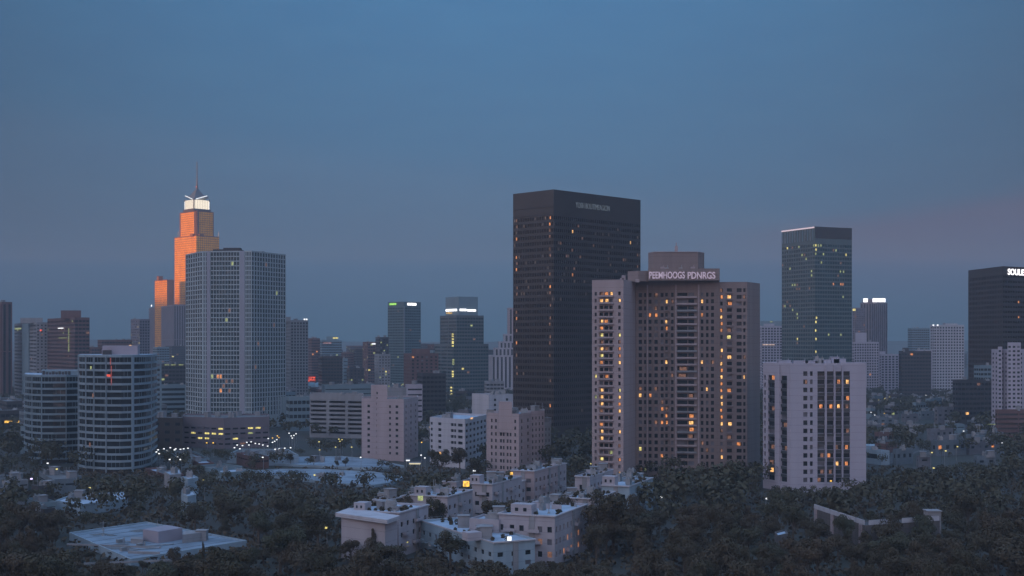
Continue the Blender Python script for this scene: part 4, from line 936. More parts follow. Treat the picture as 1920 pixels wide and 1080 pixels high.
# front podium wing
rI, cI = flat('long low bluish wing with a cluttered terrace, in front of the largest flats', 789, 925, 1003, 338, 9.0, a=28, wm=bluew, seed=31, kit=6, lit2={(1, 3): warm}, lit1={(1, 1): dimw})
mb = MB(); mb.box(PX(885, 345), 345, 8.5, 4.2, 3.5, 2.2, R(28)); mb.build('stair_head', pinkL, rI)
# lamps glowing on the roofs
for px_, py_, Yd, m_, s_, lb in ((874, 909, 432, amb, 1.6, 'amber lamp glowing on the second row flat roof'), (788, 935, 384, ygr, 1.2, 'greenish lit doorway lamp between the two left flats'), (955, 1010, 337, wht, .9, 'white lamp at the edge of the bluish terrace'),
                          (959, 887, 470, amb, .8, 'small amber lamp in front of the rearmost flats')):
    mb = MB(); mb.box(PX(px_, Yd), Yd, ZY(py_+2, Yd), s_, .5, s_*.8); mb.box(PX(px_, Yd), Yd+.4, ZY(py_+2, Yd)-.3, s_*1.3, .25, s_*1.2); tag(mb.build('roof_lamp', m_), lb, 'lamp')

# wide flat roof building bottom left
def slab_bld(name, label, ptsx, z, wm=bluew, rm=roofm, kit=3, cat='building', seed=1, par=.4, z0=0):
    poly = [P(px_, (H-z)*F/(py_-HZ)) for px_, py_ in ptsx]
    cx = sum(p[0] for p in poly)/len(poly); cy = sum(p[1] for p in poly)/len(poly)
    root = thing(name, label, cat, (cx, cy, 0)); FOOT.append(poly)
    mb = MB(); mb.prism(poly, z0, z, top=False); mb.build('wall', wm, root); roof_on(root, poly, z, wm, rm, par); roof_kit(root, poly, z-par, kit, seed=seed)
    return root, poly
wroof = mat('weathered_pale_roof', (.17, .22, .27), .8, .35, .09, bump=.3)
rt_, pl = slab_bld('flat_roof_hall', 'wide diamond shaped flat roof with a box shaped stair hut, lower left', [(130, 998), (245, 1048), (463, 1013), (275, 978)], 2.4, rm=wroof, kit=5, seed=41)
mb = MB(); zz = 2.0
mb.prism([P(268, 385), P(297, 380), P(342, 388), P(313, 394)], zz, 5.5); mb.build('stair_hut', mat('lilac_hut_wall', (.27, .25, .29), .8, .1), rt_)
mb = MB(); mb.prism([P(342, 380), P(376, 384), P(376, 390), P(344, 387)], zz, zz+2.6); mb.prism([P(245, 380), P(268, 379), P(268, 384), P(245, 384)], zz, zz+1.4); mb.prism([P(240, 362), P(300, 360), P(300, 361), P(240, 363)], zz, zz+.7); mb.build('roof_upstand', grey, rt_)
mb = MB(); mb.box(PX(215, 375), 374, zz, 30, .35, .5, R(-12)); mb.box(PX(250, 346), 347, zz, 26, .35, .5, R(14)); mb.build('roof_kerb', grey, rt_)
seam = mat('dark_roof_seam', (.10, .12, .14), .9, .3, .5)
for i in range(1, 9):
    t_ = i/9+.02*math.sin(i*5); a0 = (pl[0][0]+(pl[1][0]-pl[0][0])*t_, pl[0][1]+(pl[1][1]-pl[0][1])*t_); b0 = (pl[3][0]+(pl[2][0]-pl[3][0])*t_, pl[3][1]+(pl[2][1]-pl[3][1])*t_)
    ux, uy, L0 = unit(a0, b0); mb = MB(); mb.box((a0[0]+b0[0])/2, (a0[1]+b0[1])/2, zz+.004, L0*.93, .28, .05, math.atan2(uy, ux)); mb.build('roof_seam', seam, rt_)
rg = random.Random(77)
for i in range(9):
    u, v = rg.uniform(.1, .85), rg.uniform(.1, .85); x = pl[0][0]+(pl[1][0]-pl[0][0])*u+(pl[3][0]-pl[0][0])*v; y = pl[0][1]+(pl[1][1]-pl[0][1])*u+(pl[3][1]-pl[0][1])*v
    w_ = rg.uniform(1.5, 7); mb = MB()
    if i % 3: mb.box(x, y, zz+.06, w_, rg.uniform(1.2, 5), .04, R(50)); mb.build('roof_patch', roofd, rt_)
    else: mb.box(x, y, zz, 1.6, 1.2, 1.1, R(50)); mb.tube((x+1.4, y, zz), (x+1.4, y, zz+1.6), .25); mb.tube((x+1.4, y, zz+.3), (x+9, y+4, zz+.3), .18); mb.build('vent_unit', metal, rt_)
rt_, pl = slab_bld('low_terrace_building', 'low bluish terraced building with cluttered roof, above the diamond roof', [(104, 938), (150, 946), (240, 934), (236, 922), (135, 927)], 4.0, kit=10, seed=42)
slab_bld('small_flat_roof', 'small pale flat roof right of the cluttered terraced building', [(340, 924), (352, 930), (368, 927), (362, 920)], 7.0, kit=1, seed=43)
slab_bld('small_hut', 'small bluish hut with pale roof near the foot of the rounded tower', [(340, 894), (352, 898), (372, 895), (362, 890)], 8.0, kit=1, seed=44)
slab_bld('low_left_roof', 'thin pale roof at the far left edge below the rounded towers', [(-10, 918), (0, 923), (46, 920), (40, 914)], 7.0, wm=grey, kit=1, seed=45)
slab_bld('small_pale_shed', 'small pale shed half buried in trees at lower left', [(45, 974), (52, 980), (68, 977), (62, 971)], 6.0, kit=0, seed=46)
slab_bld('pale_cabin', 'pale cabin below the white dotted lights right of the rounded tower', [(308, 884), (318, 890), (340, 888), (336, 878)], 7.0, wm=grey, kit=1, seed=47)
# lens-shaped parking decks
rt_, pl = slab_bld('parking_deck', 'nearer lens shaped pale parking deck at centre left', [(450, 884), (560, 897), (640, 906), (700, 909), (740, 903), (757, 893), (700, 884), (600, 879), (520, 879)], 1.2, rm=wroof, kit=3, seed=48, cat='car park', par=.3)
slab_bld('parking_deck', 'farther long pale parking deck behind the nearer one', [(425, 864), (560, 871), (690, 877), (758, 873), (700, 860), (640, 855), (560, 856), (450, 858)], 1.2, rm=wroof, kit=6, seed=49, cat='car park', par=.3)
slab_bld('low_market_roof', 'dull blue low roof behind the farther parking deck', [(430, 850), (490, 855), (560, 853), (540, 842), (450, 841)], 5.0, rm=roofd, kit=6, seed=50)
# half-hidden building at lower right
rt_, pl = slab_bld('hidden_low_building', 'low building with a white parapet half hidden by trees, lower right', [(1526, 953), (1622, 985), (1762, 976), (1757, 970), (1624, 978), (1534, 950)], 8.0, wm=mat('dim_brown_wall', (.10, .088, .085), .9, .25, .15, streak=True), rm=darkc, kit=0, seed=51, par=.2)
pw0, pw1, pw2 = pl[0], pl[1], pl[2]
for a, b2, us in ((pw0, pw1, [(i*.166+.01, i*.166+.155) for i in range(6)]), (pw1, pw2, [(.05, .36), (.49, .68), (.84, .99)])):
    L = unit(a, b2)[2]
    for u, v in us: panel(rt_, a, b2, L*u, L*v, 8.0, 9.4, white, 'parapet_panel', .15, .3)
L = unit(pw0, pw1)[2]
for u in (.02, .36, .66, .90): panel(rt_, pw0, pw1, L*u, L*u+2, 2, 7.9, pink, 'pier', .3, .4)
mb = MB(); mb.box(PX(1748, 388), 388, 0, 4, 4, 10.6); mb.box(PX(1748, 388), 388, 10.6, 4.6, 4.6, .3); mb.build('stair_tower', grey, rt_)
slab_bld('small_kiosk', 'small kiosk with pale roof left of the half hidden building', [(1452, 997), (1458, 1004), (1478, 1000), (1472, 993)], 6.0, wm=MATS['dim_brown_wall'], kit=0, seed=52)
# right-hand balconied house and villas
b_, ch = bld('balcony_house', 'pale blue balconied block touching the right side of the white slab', 'apartment block', 1600, 1652, 1668, 640, 25, 845, dict(fh=3.0, hf=.6, d=1.0, iv=[(.45, .86)], mt=1.2, mb=2), dict(fh=3.0, hf=.4, d=.3, n=2, wf=.3, mt=2, mb=2), bluew, rm=roofm, cap=(1622, 1640, 836))
VL = [('pale villas in trees by the right edge of the white slab', 1630, 1636, 1676, 900, 782), ('bluish villa in the wood, first right of the villas by the slab', 1690, 1696, 1722, 980, 776), ('lilac villa behind the bluish one, deep in the wood', 1722, 1727, 1762, 1010, 771),
      ('round fronted pale villa in the right hand wood', 1738, 1744, 1787, 800, 804), ('long pale school like block in the right hand wood', 1746, 1756, 1812, 690, 826), ('second wing of the long pale block, towards the right edge', 1812, 1818, 1868, 700, 829),
      ('grey house with bands of windows near the lit palm', 1674, 1680, 1712, 640, 842), ('small grey house left of the long pale block', 1718, 1722, 1746, 630, 854), ('low green roofed shed below the long pale block', 1826, 1832, 1868, 620, 855),
      ('long thin pale roof in the wood before the dark stepped block', 1752, 1758, 1830, 950, 763), ('pale low house nearest the white flats tower', 1790, 1796, 1850, 1050, 755), ('low hall under the white gridded tower', 1640, 1648, 1700, 1200, 750),
      ('low bluish shed row right of the white gridded tower foot', 1700, 1706, 1745, 1250, 747), ('small pale house in front of the round fronted villa', 1690, 1694, 1712, 790, 812)]
vmat = (mat('dim_blue_render', (.115, .14, .16), .85, .2, .2), mat('dim_grey_render', (.13, .13, .145), .85, .2, .2))
for i, (lb, l, c, r, yc, yt) in enumerate(VL):
    bld('villa', lb, 'house', l, c, r, yc, 15+i*3 % 20, yt, st('punch', cw=5), st('punch', cw=5, litp=.02), vmat[i % 2], rm=roofd, kit=4, group='houses in the right hand wood')
# far left low buildings
b_, ch = bld('left_edge_block', 'dark low block with an amber light strip at the left edge', 'building', -20, -8, 46, 900, 8, 770, st('blank'), st('office'), darkc)
panel(b_, ch[1], ch[2], unit(ch[1], ch[2])[2]*.30, unit(ch[1], ch[2])[2]*.98, ZY(793.5, 900), ZY(789.5, 900), amb, 'light_strip', .6)
bld('left_low_block', 'small blue grey block below the amber strip at the left edge', 'building', -14, -6, 34, 760, 8, 822, st('ribbon'), st('ribbon'), grey)
# domed market hall and red sign
root = thing('dome_hall', 'pale blue domed hall with a red sign beyond the car park', 'hall', (PX(585, 1500), 1520, 0))
for px_, w_, h_ in ((566, 20, 14), (606, 18, 12)):
    mb = MB(); cx = PX(px_, 1500); K = 18
    for j in range(7):
        for i in range(K):
            a = 2*math.pi*i/K; e = j/6*math.pi/2; mb.v.append((cx+w_*math.cos(e)*math.cos(a), 1510+w_*.6*math.cos(e)*math.sin(a), 6+h_*math.sin(e)*.72))
    for j in range(6):
        for i in range(K): mb.f.append((j*K+i, j*K+(i+1) % K, (j+1)*K+(i+1) % K, (j+1)*K+i)); mb.mi.append(0)
    mb.build('dome', mat('pale_blue_dome', (.17, .26, .31), .6, .1), root)
    mb = MB(); mb.prism([(cx+w_*math.cos(2*math.pi*i/K), 1510+w_*.6*math.sin(2*math.pi*i/K)) for i in range(K)], 0, 6); mb.build('wall', tealc, root)
q0, q1 = (PX(572, 1490), 1490), (PX(592, 1490), 1490)
mb = MB(); mb.prism([q0, q1, (q1[0], 1491), (q0[0], 1491)], ZY(717, 1490), ZY(705, 1490), bottom=True); mb.build('sign_board', mat('dark_red_board', (.25, .02, .015), .5), root)
lettering(root, 'o.JZZ', q0, q1, 6.3, ZY(711, 1490), 11.5, 5.2, red, bold=.05, out=.3)
mb = MB()
for u in (1, 11): mb.tube((q0[0]+u, 1490.5, 0), (q0[0]+u, 1490.5, ZY(717, 1490)), .3)
mb.build('sign_post', metal, root)

# filler city blocks far away, grouped by district
def far_block(px_, Yd, w, zt, wm, lb, gp, lit=.04):
    sx = w*F/Yd/2
    bld('distant_block', lb, 'building', px_-sx, px_-sx*.5, px_+sx, Yd, 25+rnd.uniform(-12, 12), HZ-(zt-H)*F/Yd, st('office', cw=4, litp=lit, litm=LT), st('office', cw=4, litp=lit, litm=LT), wm, kit=1, group=gp, cmax=30)
DIST = [((300, 540), (1500, 2600), (30, 62), 9, 'dim distant block behind the foot of the pale grid tower', 'distant blocks left of centre'),
        ((540, 830), (1500, 2900), (24, 60), 26, 'dim distant block in the district between grid tower and banded tower', 'distant blocks left of centre beyond the car park'),
        ((-20, 290), (1350, 2400), (24, 58), 14, 'dim distant block in the district behind the rounded towers', 'distant blocks behind the rounded towers'),
        ((820, 1110), (1500, 2600), (20, 48), 9, 'dim distant block behind the black tower', 'distant blocks behind the black tower'),
        ((1420, 1920), (1600, 3000), (18, 50), 22, 'dim distant block on the low skyline at the right', 'distant blocks on the right skyline')]
for (x0, x1), (y0, y1), (z0_, z1_), n_, lb, gp in DIST:
    for i in range(n_):
        far_block(rnd.uniform(x0, x1), rnd.uniform(y0, y1), rnd.uniform(18, 42), rnd.uniform(z0_, z1_), rnd.choice([brick, darkc, tealc, grey, bronze, darkc]), lb, gp)


def inside(p, poly, pad=0):
    x, y = p; c = False; n = len(poly)
    for i in range(n):
        x1, y1 = poly[i]; x2, y2 = poly[(i+1) % n]
        if (y1 > y) != (y2 > y) and x < (x2-x1)*(y-y1)/(y2-y1)+x1: c = not c
        if pad:
            dx, dy = x2-x1, y2-y1; t_ = max(0, min(1, ((x-x1)*dx+(y-y1)*dy)/(dx*dx+dy*dy+1e-9)))
            if math.hypot(x-x1-t_*dx, y-y1-t_*dy) < pad: return True
    return c
# what the trees in front must leave in view: (px0, px1, nearer than, lowest row their tops may reach)
LIM = [(118, 160, 378, 1008), (160, 200, 366, 1028), (200, 290, 350, 1048), (290, 360, 360, 1038), (360, 480, 370, 1022), (92, 252, 428, 952), (335, 375, 470, 932), (442, 768, 518, 913), (415, 765, 590, 878), (622, 760, 362, 1000), (740, 812, 392, 1012), (800, 902, 404, 975), (872, 1108, 350, 1048),
       (784, 1006, 338, 1036), (895, 1055, 478, 930), (1195, 1232, 436, 950), (1104, 1215, 556, 884), (1040, 1110, 520, 915), (1213, 1300, 560, 868), (1300, 1345, 560, 862), (1345, 1440, 560, 856), (1432, 1500, 524, 908), (1500, 1545, 524, 905), (1545, 1630, 524, 890), (1620, 1672, 636, 882),
       (1515, 1560, 405, 968), (1560, 1620, 390, 984), (1620, 1770, 384, 990), (1448, 1482, 368, 1006), (30, 296, 596, 888), (672, 790, 655, 858), (800, 880, 620, 880), (905, 1040, 584, 878), (280, 560, 830, 838), (576, 684, 812, 820), (1740, 1870, 690, 862), (1670, 1748, 630, 874), (760, 808, 700, 868), (1740, 1790, 800, 822), (295, 350, 860, 836), (1628, 1770, 1000, 792)]
def hmax(px_, Yd, w):
    m = 99.0; hw = w*F/Yd*.5
    for a, b2, yn, row in LIM:
        if px_+hw > a and px_-hw < b2 and Yd < yn: m = min(m, H-(row-HZ)*Yd/F)
    return m

MORE = [('small white flats close right of the far left flats, with a blank roof hut', 752, 775, 800, 430, 10, 71), ('small white flats at the back left corner of the group', 830, 856, 884, 470, 10.5, 74), ('small stepped white flats behind the far left flats of the group', 700, 728, 752, 412, 11, 61), ('small white flats between the second and back rows of low flats', 905, 948, 985, 462, 10, 62), ('narrow white flats at the foot of the pink flats tower', 1010, 1034, 1062, 510, 12, 63),
        ('small white stepped block behind the round fronted clutter, below the apartment tower', 1088, 1118, 1142, 480, 11, 64), ('small bluish flats touching the back of the pale blue sided flats', 1140, 1170, 1206, 468, 11.5, 65), ('lowest small white flats squeezed behind the largest flats', 1046, 1068, 1096, 430, 9, 66)]
for lb, l, c_, r_, yc, z_, sd in MORE: flat(lb, l, c_, r_, yc, z_, seed=sd, kit=3, wm=bluew if sd == 65 else pinkL)
LOWD = [((285, 640), (560, 650), 22, (3, 6), 'low dim roofed building between rounded tower and parking decks', 'low buildings left of centre', 30),
        ((290, 700), (860, 1350), 40, (8, 22), 'low dim building in the dense district behind podium and car park', 'low district behind the car park', 30),
        ((-20, 300), (700, 1250), 26, (7, 18), 'low dim building around the rounded towers', 'low buildings around the rounded towers', 26),
        ((0, 130), (430, 560), 8, (4, 7), 'low dim house near the left edge below the rounded towers', 'low houses at lower left', 16),
        ((1628, 1900), (640, 1300), 46, (5, 12), 'dim house in the wooded suburb right of the white slab', 'houses in the wooded suburb', 16),
        ((780, 1110), (700, 1300), 14, (6, 18), 'low dim building between the white flats and the black tower', 'low buildings at the foot of the black tower', 24)]
dimm = [MATS['dim_blue_render'], MATS['dim_grey_render'], grey, tealc, brick, darkc]
for (x0, x1), (y0, y1), n_, (h0, h1), lb, gp, wd0 in LOWD:
    for i in range(n_):
        for tr_ in range(12):
            px_, Yd = rnd.uniform(x0, x1), rnd.uniform(y0, y1); w = rnd.uniform(.5, 1.0)*wd0; sx = w*F/Yd/2
            if not any(inside(P(px_+dx, Yd+dy), f, 3) for f in FOOT for dx in (-sx, 0, sx) for dy in (0, w*.7)): break
        else: continue
        hh = rnd.uniform(h0, h1); ps = hmax(px_, Yd, w)
        hh = min(hh, ps*.8)
        if hh < 2.5: continue
        bld('low_building', lb, 'building', px_-sx, px_-sx*rnd.uniform(-.3, .6), px_+sx, Yd, 20+rnd.uniform(-10, 40), HZ-(hh-H)*F/Yd, st(rnd.choice(['ribbon', 'office', 'grid']), litp=.02, litm=LT), st('office', cw=4, litp=.03, litm=LT), rnd.choice(dimm), rm=rnd.choice([roofd, roofm, wroof] if Yd < 700 and px_ > 250 else [roofd]), kit=rnd.choice([2, 4]), group=gp, cmax=20)

# ------------------------------------------------------------------ roads
rdm = mat('asphalt', (.05, .05, .052), .9, .2, .3); pvm = mat('pavement', (.09, .09, .09), .9, .15, .3)
def road(p, q, w):
    ux, uy, L = unit(p, q); nx, ny = -uy*w/2, ux*w/2; mb = MB()
    mb.quad((p[0]-nx, p[1]-ny, .004), (q[0]-nx, q[1]-ny, .004), (q[0]+nx, q[1]+ny, .004), (p[0]+nx, p[1]+ny, .004)); tag(mb.build('road', rdm), kind='structure')
    for s2 in (-1, 1):
        mb = MB(); a = (p[0]+nx*s2*1.25, p[1]+ny*s2*1.25); b2 = (q[0]+nx*s2*1.25, q[1]+ny*s2*1.25)
        mb.prism([(a[0]-nx*.24, a[1]-ny*.24), (b2[0]-nx*.24, b2[1]-ny*.24), (b2[0]+nx*.24, b2[1]+ny*.24), (a[0]+nx*.24, a[1]+ny*.24)], -.05, .13); tag(mb.build('pavement', pvm), kind='structure')
road(P(240, 655), P(800, 668), 8); road(P(1640, 640), P(1900, 1200), 8)

# ------------------------------------------------------------------ street lamps
lamp = thing('street_lamp', 'white street lamp', 'street lamp', (0, 0, 0))
mb = MB(); mb.tube((0, 0, 0), (0, 0, 7.2), .12, .08); mb.tube((0, 0, 7.2), (0, -1.4, 7.9), .07, .06); mb.build('pole', metal, lamp)
hd = MB(); hd.box(0, -1.7, 7.6, .62, .8, .45); hd.build('lamp_head', wht, lamp)
def copy_tree(o, parent=None):
    c = o.copy(); COL.objects.link(c)
    if parent is not None: c.parent = parent
    for k in list(o.children): copy_tree(k, c)
    return c
LM = {'w': (wht, 'white'), 'y': (yel, 'yellow'), 'a': (amb, 'amber'), 'v': (vio, 'violet white')}
heads = {}
def place_lamp(px_, py_, col, where, group, sc_=1.0, first=[True]):
    hgt = 7.8*sc_; Yd = (H-hgt)*F/(py_-HZ)
    if first[0]: o = lamp; first[0] = False
    else: o = copy_tree(lamp)
    o.location = (PX(px_, Yd), Yd, 0); o.scale = (sc_, sc_, sc_)
    o['label'] = f"{LM[col][1]} street lamp {where}"; o['group'] = group
    for k in o.children:
        if k.name.startswith('lamp_head') and col != 'w':
            if col not in heads: me = k.data.copy(); me.materials[0] = LM[col][0]; heads[col] = me
            k.data = heads[col]
g1 = [(290, 839), (295, 847), (300, 850), (309, 841), (315, 845), (321, 839), (329, 843), (340, 842), (346, 841), (354, 840), (345, 850), (334, 856), (320, 861), (340, 861), (298, 843), (331, 841)]
for x, y in g1: place_lamp(x, y, 'w', 'in the white cluster right of the rounded tower foot', 'street lamps right of the rounded tower')
g2 = [(441, 839), (446, 834), (451, 841), (456, 835), (464, 829), (472, 828), (480, 831), (487, 832), (494, 834), (503, 836), (504, 822), (512, 829), (517, 842), (520, 824), (525, 841), (535, 840), (546, 839), (468, 834), (516, 827)]
for x, y in g2: place_lamp(x, y, 'w', 'in the bright row below the mauve podium', 'street lamps below the podium')
for x, y in ((512, 821), (521, 817), (524, 820), (401, 830), (389, 830)): place_lamp(x, y, 'a', 'beside the foot of the mauve podium', 'amber lamps by the podium')
for x, y in ((543, 812), (547, 817), (552, 816), (549, 821), (556, 813)): place_lamp(x, y, 'w', 'in the small tree between podium and car park', 'lamps between podium and car park')
for x, y in ((599, 828), (630, 838), (636, 823), (638, 827), (642, 824), (660, 838), (600, 843)): place_lamp(x, y, 'y', 'among trees in front of the car park', 'lamps in front of the car park')
one = [(494, 857, 'w', 'by itself above the farther parking deck'), (677, 857, 'w', 'at the left foot of the pinkish flats'), (591, 890, 'y', 'standing on the nearer parking deck'), (62, 897, 'v', 'alone in the dark below the left rounded tower'), (92, 868, 'w', 'at the foot of the left rounded tower'),
       (109, 879, 'y', 'tiny and dim near the left rounded tower foot'), (171, 914, 'y', 'small, above the cluttered terraced roof'), (384, 900, 'y', 'small, in the dark left of the parking decks'), (793, 802, 'w', 'between pinkish and white flats, upper'), (806, 801, 'a', 'close left of the white flats wall'),
       (791, 829, 'a', 'low between pinkish and white flats'), (790, 853, 'w', 'near the road right of the pinkish flats'), (797, 858, 'w', 'lowest by the road right of the pinkish flats'), (613, 988, 'y', 'lone in the dark wood left of the low flats'), (1194, 1008, 'y', 'lone in the dark right of the low flats'),
       (1107, 869, 'y', 'at the left foot of the apartment tower'), (1239, 931, 'w', 'faint, right of the pale blue sided flats'), (1436, 934, 'w', 'faint, left of the white slab foot'), (1441, 880, 'y', 'lit at the left foot of the white slab'), (1556, 901, 'a', 'glowing at the base of the white slab'), (1745, 848, 'y', 'beside the small grey house'),
       (1771, 845, 'y', 'brightest, in front of the long pale block'), (1793, 837, 'y', 'small, over the second wing of the long pale block'), (1805, 808, 'w', 'alone in the wood above the second wing'), (1748, 877, 'y', 'lowest right in the wood'), (1677, 766, 'w', 'high in the wood right of the white slab'),
       (1657, 775, 'a', 'above the pale villas'), (1688, 752, 'w', 'on the far road right of the white slab'), (1700, 815, 'w', 'by the small pale house'), (1877, 830, 'w', 'near the right edge below the brick building'), (1632, 773, 'w', 'touching the white slab edge'), (1639, 778, 'w', 'just right of the white slab edge'),
       (1735, 741, 'w', 'left below the white gridded tower'), (1786, 733, 'a', 'right below the white gridded tower'), (1767, 750, 'w', 'small, under the white gridded tower'), (1720, 762, 'w', 'dim, above the lilac villa')]
for x, y, c_, wh in one: place_lamp(x, y, c_, wh, 'single street lamps')
for i in range(5): place_lamp(1628, 690+i*5.6, 'y', 'in the vertical string at the white slab roof edge', 'lamp string beside the white slab')
for i in range(34):
    place_lamp(rnd.uniform(545, 760), rnd.uniform(700, 735), rnd.choice('wwyya'), 'in the far district above the car park', 'far street lamps above the car park', 1.0)
for i in range(26):
    place_lamp(rnd.uniform(0, 290), rnd.uniform(690, 800), rnd.choice('yyya'), 'in the far district behind the rounded towers', 'far street lamps behind the rounded towers', 1.0)
for i in range(26):
    place_lamp(rnd.uniform(770, 1100), rnd.uniform(700, 800), rnd.choice('yyaw'), 'in the far district left of the black tower', 'far street lamps by the black tower', 1.0)
for i in range(10): place_lamp(rnd.uniform(1632, 1670), rnd.uniform(744, 750), 'y', 'on the lit far road right of the white slab', 'far lamps right of the white slab')
# lit canopies
for x, y, w_, m_, lb in ((778, 868, 5.2, emit('cream_canopy', (1, .9, .6), .8, .1), 'cream lit petrol canopy right of the pinkish flats'), (765, 862, 1.6, wht, 'small white lit gate near the road by the pinkish flats'), (891, 881, 2.0, wht, 'white lit gateway between the low flats and pink tower'), (1859, 795, 7, ygr, 'yellow green lit pavilion at the foot of the right edge flats')):
    Yd = (H-4.5)*F/(y-HZ); o = thing('lit_canopy', lb, 'canopy', (PX(x, Yd), Yd, 0)); mb = MB(); mb.box(PX(x, Yd), Yd, 4.0, w_, 3, .6); mb.build('light_panel', m_, o)
    mb = MB(); mb.box(PX(x, Yd), Yd, 4.6, w_+.6, 3.6, .25); mb.build('roof', grey, o)
    for s2 in (-1, 1): mb = MB(); mb.tube((PX(x, Yd)+s2*w_*.4, Yd, 0), (PX(x, Yd)+s2*w_*.4, Yd, 4.0), .15); mb.build('post', metal, o)

# ------------------------------------------------------------------ trees
def tree_proto(kind, seed):
    rg = random.Random(seed); root = thing('tree', 'x', 'tree', (0, 0, 0)); tr = MB(); cr = MB()
    if kind == 'round':
        tr.tube((0, 0, 0), (0, 0, .5), .034, .022)
        lobes = [(0, 0, .66, .26, .26)]
        for i in range(9):
            a = rg.uniform(0, 6.28); d_ = rg.uniform(.14, .34); r = rg.uniform(.12, .20)
            lobes.append((d_*math.cos(a), d_*math.sin(a), rg.uniform(.48, .84), r, r*.85)); tr.tube((0, 0, .36), (d_*.7*math.cos(a), d_*.7*math.sin(a), .62), .014, .006, k=5)
        leaf_cloud(cr, rg, lobes, 3600, .0165)
    elif kind == 'tall':
        tr.tube((0, 0, 0), (0, 0, .8), .028, .008); lobes = []
        for i in range(10):
            z = .28+i*.065; r = .20*(1-((z-.45)/.6)**2)*rg.uniform(.7, 1.1); a = rg.uniform(0, 6.28)
            lobes.append((.05*math.cos(a), .05*math.sin(a), z, max(.05, r), .09)); tr.tube((0, 0, z-.1), (r*.8*math.cos(a), r*.8*math.sin(a), z), .01, .004, k=5)
        leaf_cloud(cr, rg, lobes, 2600, .0165)
    else:
        tr.tube((0, 0, 0), (.02, .01, .88), .018, .012); 
        for i in range(22):
            a = rg.uniform(0, 6.28); e = rg.uniform(-.5, .9); p = Vector((.02, .01, .88))
            for k in range(5):
                q = p+Vector((math.cos(a)*.055, math.sin(a)*.055, .05*e)); e -= .45
                w = Vector((-math.sin(a), math.cos(a), 0))*.022*(1-k*.15); dz = Vector((0, 0, -.02))
                cr.quad(p-w+dz, p, q, q-w+dz); cr.quad(p, p+w+dz, q+w+dz, q); p = q
    tr.build('trunk', bark, root); cr.build('crown', leafm, root); return root
protos = [tree_proto('round', s) for s in (1, 2, 3, 4)]+[tree_proto('tall', 5), tree_proto('palm', 6)]
used = set()
def place_tree(i, x, y, h_, w, lb, gp, rz=None):
    o = protos[i]
    if i in used: o = copy_tree(o)
    else: used.add(i)
    o.location = (x, y, 0); o.scale = (h_*w, h_*w, h_); o.rotation_euler = (0, 0, rnd.uniform(0, 6.28) if rz is None else rz)
    o['label'] = lb; o['group'] = gp
    if i == 5: o.name = 'palm_tree'
    return o
special = [(818, 395, 15.5, .55, 'dense round dark tree in front of the second low flats', 0), (1075, 382, 16.5, .78, 'broad domed dark tree behind the largest low flats', 1), (1150, 372, 19.5, .85, 'big round dark tree covering the flats left of the pale blue ones', 2), (1122, 368, 16, .8, 'round dark tree at the left shoulder of the big one', 3),
           (1178, 382, 16.5, .7, 'round dark tree at the right shoulder of the big one', 1), (862, 590, 14.5, .8, 'dark tree before the right corner of the white flats', 0), (825, 560, 15.5, .8, 'dark tree before the left foot of the white flats', 2), (895, 560, 12, .8, 'dark tree left of the pink flats tower foot', 3), (325, 345, 7.2, .8, 'dark bush like tree standing before the diamond roof', 0),
           (381, 344, 8.6, .30, 'narrow dark tree crossing the right end of the diamond roof', 4), (1781, 620, 9, .5, 'lit palm in front of the long pale block', 5), (1765, 640, 9, .5, 'palm left of the lit palm by the long pale block', 5), (1588, 376, 11.5, .8, 'dark tree crossing the white parapet of the half hidden building, left of the two', 2), (1664, 372, 12, .9, 'dark tree crossing the bend of the half hidden parapet, right of the two', 1), (1728, 378, 11.5, .8, 'dark tree left of the small stair tower of the half hidden building', 3), (700, 356, 10.5, .45, 'slender tree in front of the jutting terrace', 4)]
for px_, Yd, h_, w, lb, i in special: place_tree(i, PX(px_, Yd), Yd, h_, w, lb, None) if False else place_tree(i, PX(px_, Yd), Yd, h_, w, lb, 'trees that stand out')
for k, (px_, Yd) in enumerate(((530, 556), (556, 545), (626, 540), (662, 528), (683, 540), (545, 640), (632, 620), (648, 625))):
    place_tree((k*3) % 4, PX(px_, Yd), Yd, 4.5+(k % 3), .75, 'small dark tree on the pale parking decks', 'small trees on the parking decks')
def zone(px_, Yd):
    if Yd < 345 and px_ > 560 and px_ < 1120: return 'dark tree in the belt below the low white flats'
    if px_ < 130: return 'dark tree at the lower left edge'
    if px_ < 480: return 'dark tree in the wood around the diamond roof' if Yd < 430 else 'dark tree in the wood below the rounded towers'
    if px_ < 640: return 'dark tree in the wood left of the low white flats'
    if px_ < 1110: return 'dark tree growing among the low white flats' if Yd < 500 else 'dark tree between the low flats and the towers'
    if px_ < 1230: return 'dark tree just right of the low white flats'
    if px_ < 1440: return 'dark tree in the mass at the foot of the apartment tower' if Yd > 430 else 'dark tree in the wood below the apartment tower'
    if px_ < 1640: return 'dark tree at the foot of the white slab' if Yd > 430 else 'dark tree around the half hidden building'
    return 'dark tree in the wood at the lower right' if Yd < 450 else 'dark tree in the wood right of the white slab'
cand = []
y = 285.0
while y < 1500:
    stp = 11.5 if y < 420 else (13.5 if y < 700 else (14.5 if y < 1300 else 19)); x = -.42*y
    while x < .42*y:
        X_, Yd = x+rnd.uniform(-.4, .4)*stp, y+rnd.uniform(-.4, .4)*stp; cand.append((X_, Yd, stp)); x += stp
    y += stp*.95
trees = []
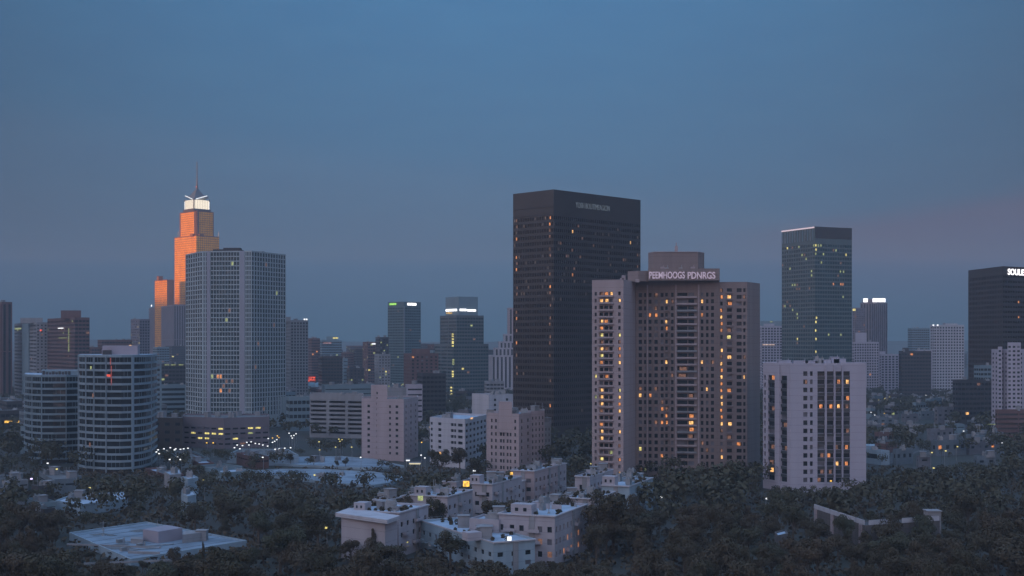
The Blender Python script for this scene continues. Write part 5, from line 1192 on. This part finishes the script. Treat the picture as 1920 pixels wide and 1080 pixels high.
for X_, Yd, stp in cand:
    px_ = X_/Yd*F+960; h_ = rnd.uniform(6.5, 16) if Yd < 700 else rnd.uniform(8, 13); 
    if 1213 < px_ < 1435 and 440 < Yd < 550: h_ = rnd.uniform(14, 19)
    if 650 < px_ < 1110 and 352 < Yd < 500 and rnd.random() < .25: continue
    wd = rnd.uniform(.7, 1.1); hm = hmax(px_, Yd, h_*wd*.8)
    if hm < 3.2: continue
    if h_ > hm: h_ = hm*rnd.uniform(.86, 1.0); wd = min(1.5, wd*1.25)
    if any(inside((X_, Yd), f, 2.6 if Yd < 700 else 4) for f in FOOT): continue
    trees.append((Yd, X_, h_, wd, px_))
trees.sort(); near = trees[:262]; rest = trees[262:]
for Yd, X_, h_, wd, px_ in near:
    place_tree(4 if rnd.random() < .12 else rnd.randrange(4), X_, Yd, h_, wd, zone(px_, Yd), 'trees of the dark wood in the foreground')
wd_ = MB(); rg = random.Random(99)
for Yd, X_, h_, wd, px_ in rest:
    lob = [(X_+rg.uniform(-.22, .22)*h_, Yd+rg.uniform(-.22, .22)*h_, h_*rg.uniform(.45, .72), h_*.28*wd, h_*.26) for _ in range(5)]
    leaf_cloud(wd_, rg, lob, 150 if Yd < 750 else 60, h_*(.045 if Yd < 750 else .07))
tag(wd_.build('woodland', leafm), 'dark wood filling the ground between the farther buildings', 'woodland', kind='stuff')
# undergrowth under the near trees
ug = MB()
for i in range(5200):
    Yd = 282+(620-282)*rg.random(); X_ = rg.uniform(-.42, .42)*Yd; px_ = X_/Yd*F+960
    if any(inside((X_, Yd), f, 0.6) for f in FOOT): continue
    leaf_cloud(ug, rg, [(X_, Yd, .9, 2.4, 1.3)], 9, .55)
tag(ug.build('undergrowth', leafm), 'dark low shrubs and ground cover beneath the foreground trees', 'undergrowth', kind='stuff')

# ------------------------------------------------------------------ haze
hz = MB(); hz.box(0, 1650, -1.5, 12800, 9500, 478)
hm_ = bpy.data.materials.new('dusk_haze'); hm_.use_nodes = True; t = hm_.node_tree; t.nodes.clear()
pv = N(t, 'ShaderNodeVolumePrincipled'); pv.inputs['Density'].default_value = 0.00016; pv.inputs['Color'].default_value = (.50, .60, .69, 1); pv.inputs['Anisotropy'].default_value = 0.0
oo = N(t, 'ShaderNodeOutputMaterial'); t.links.new(pv.outputs[0], oo.inputs['Volume'])
tag(hz.build('haze', hm_), 'thin blue dusk haze over the city', 'haze', kind='stuff')

for o in bpy.data.objects:
    if '_off' in o: del o['_off']
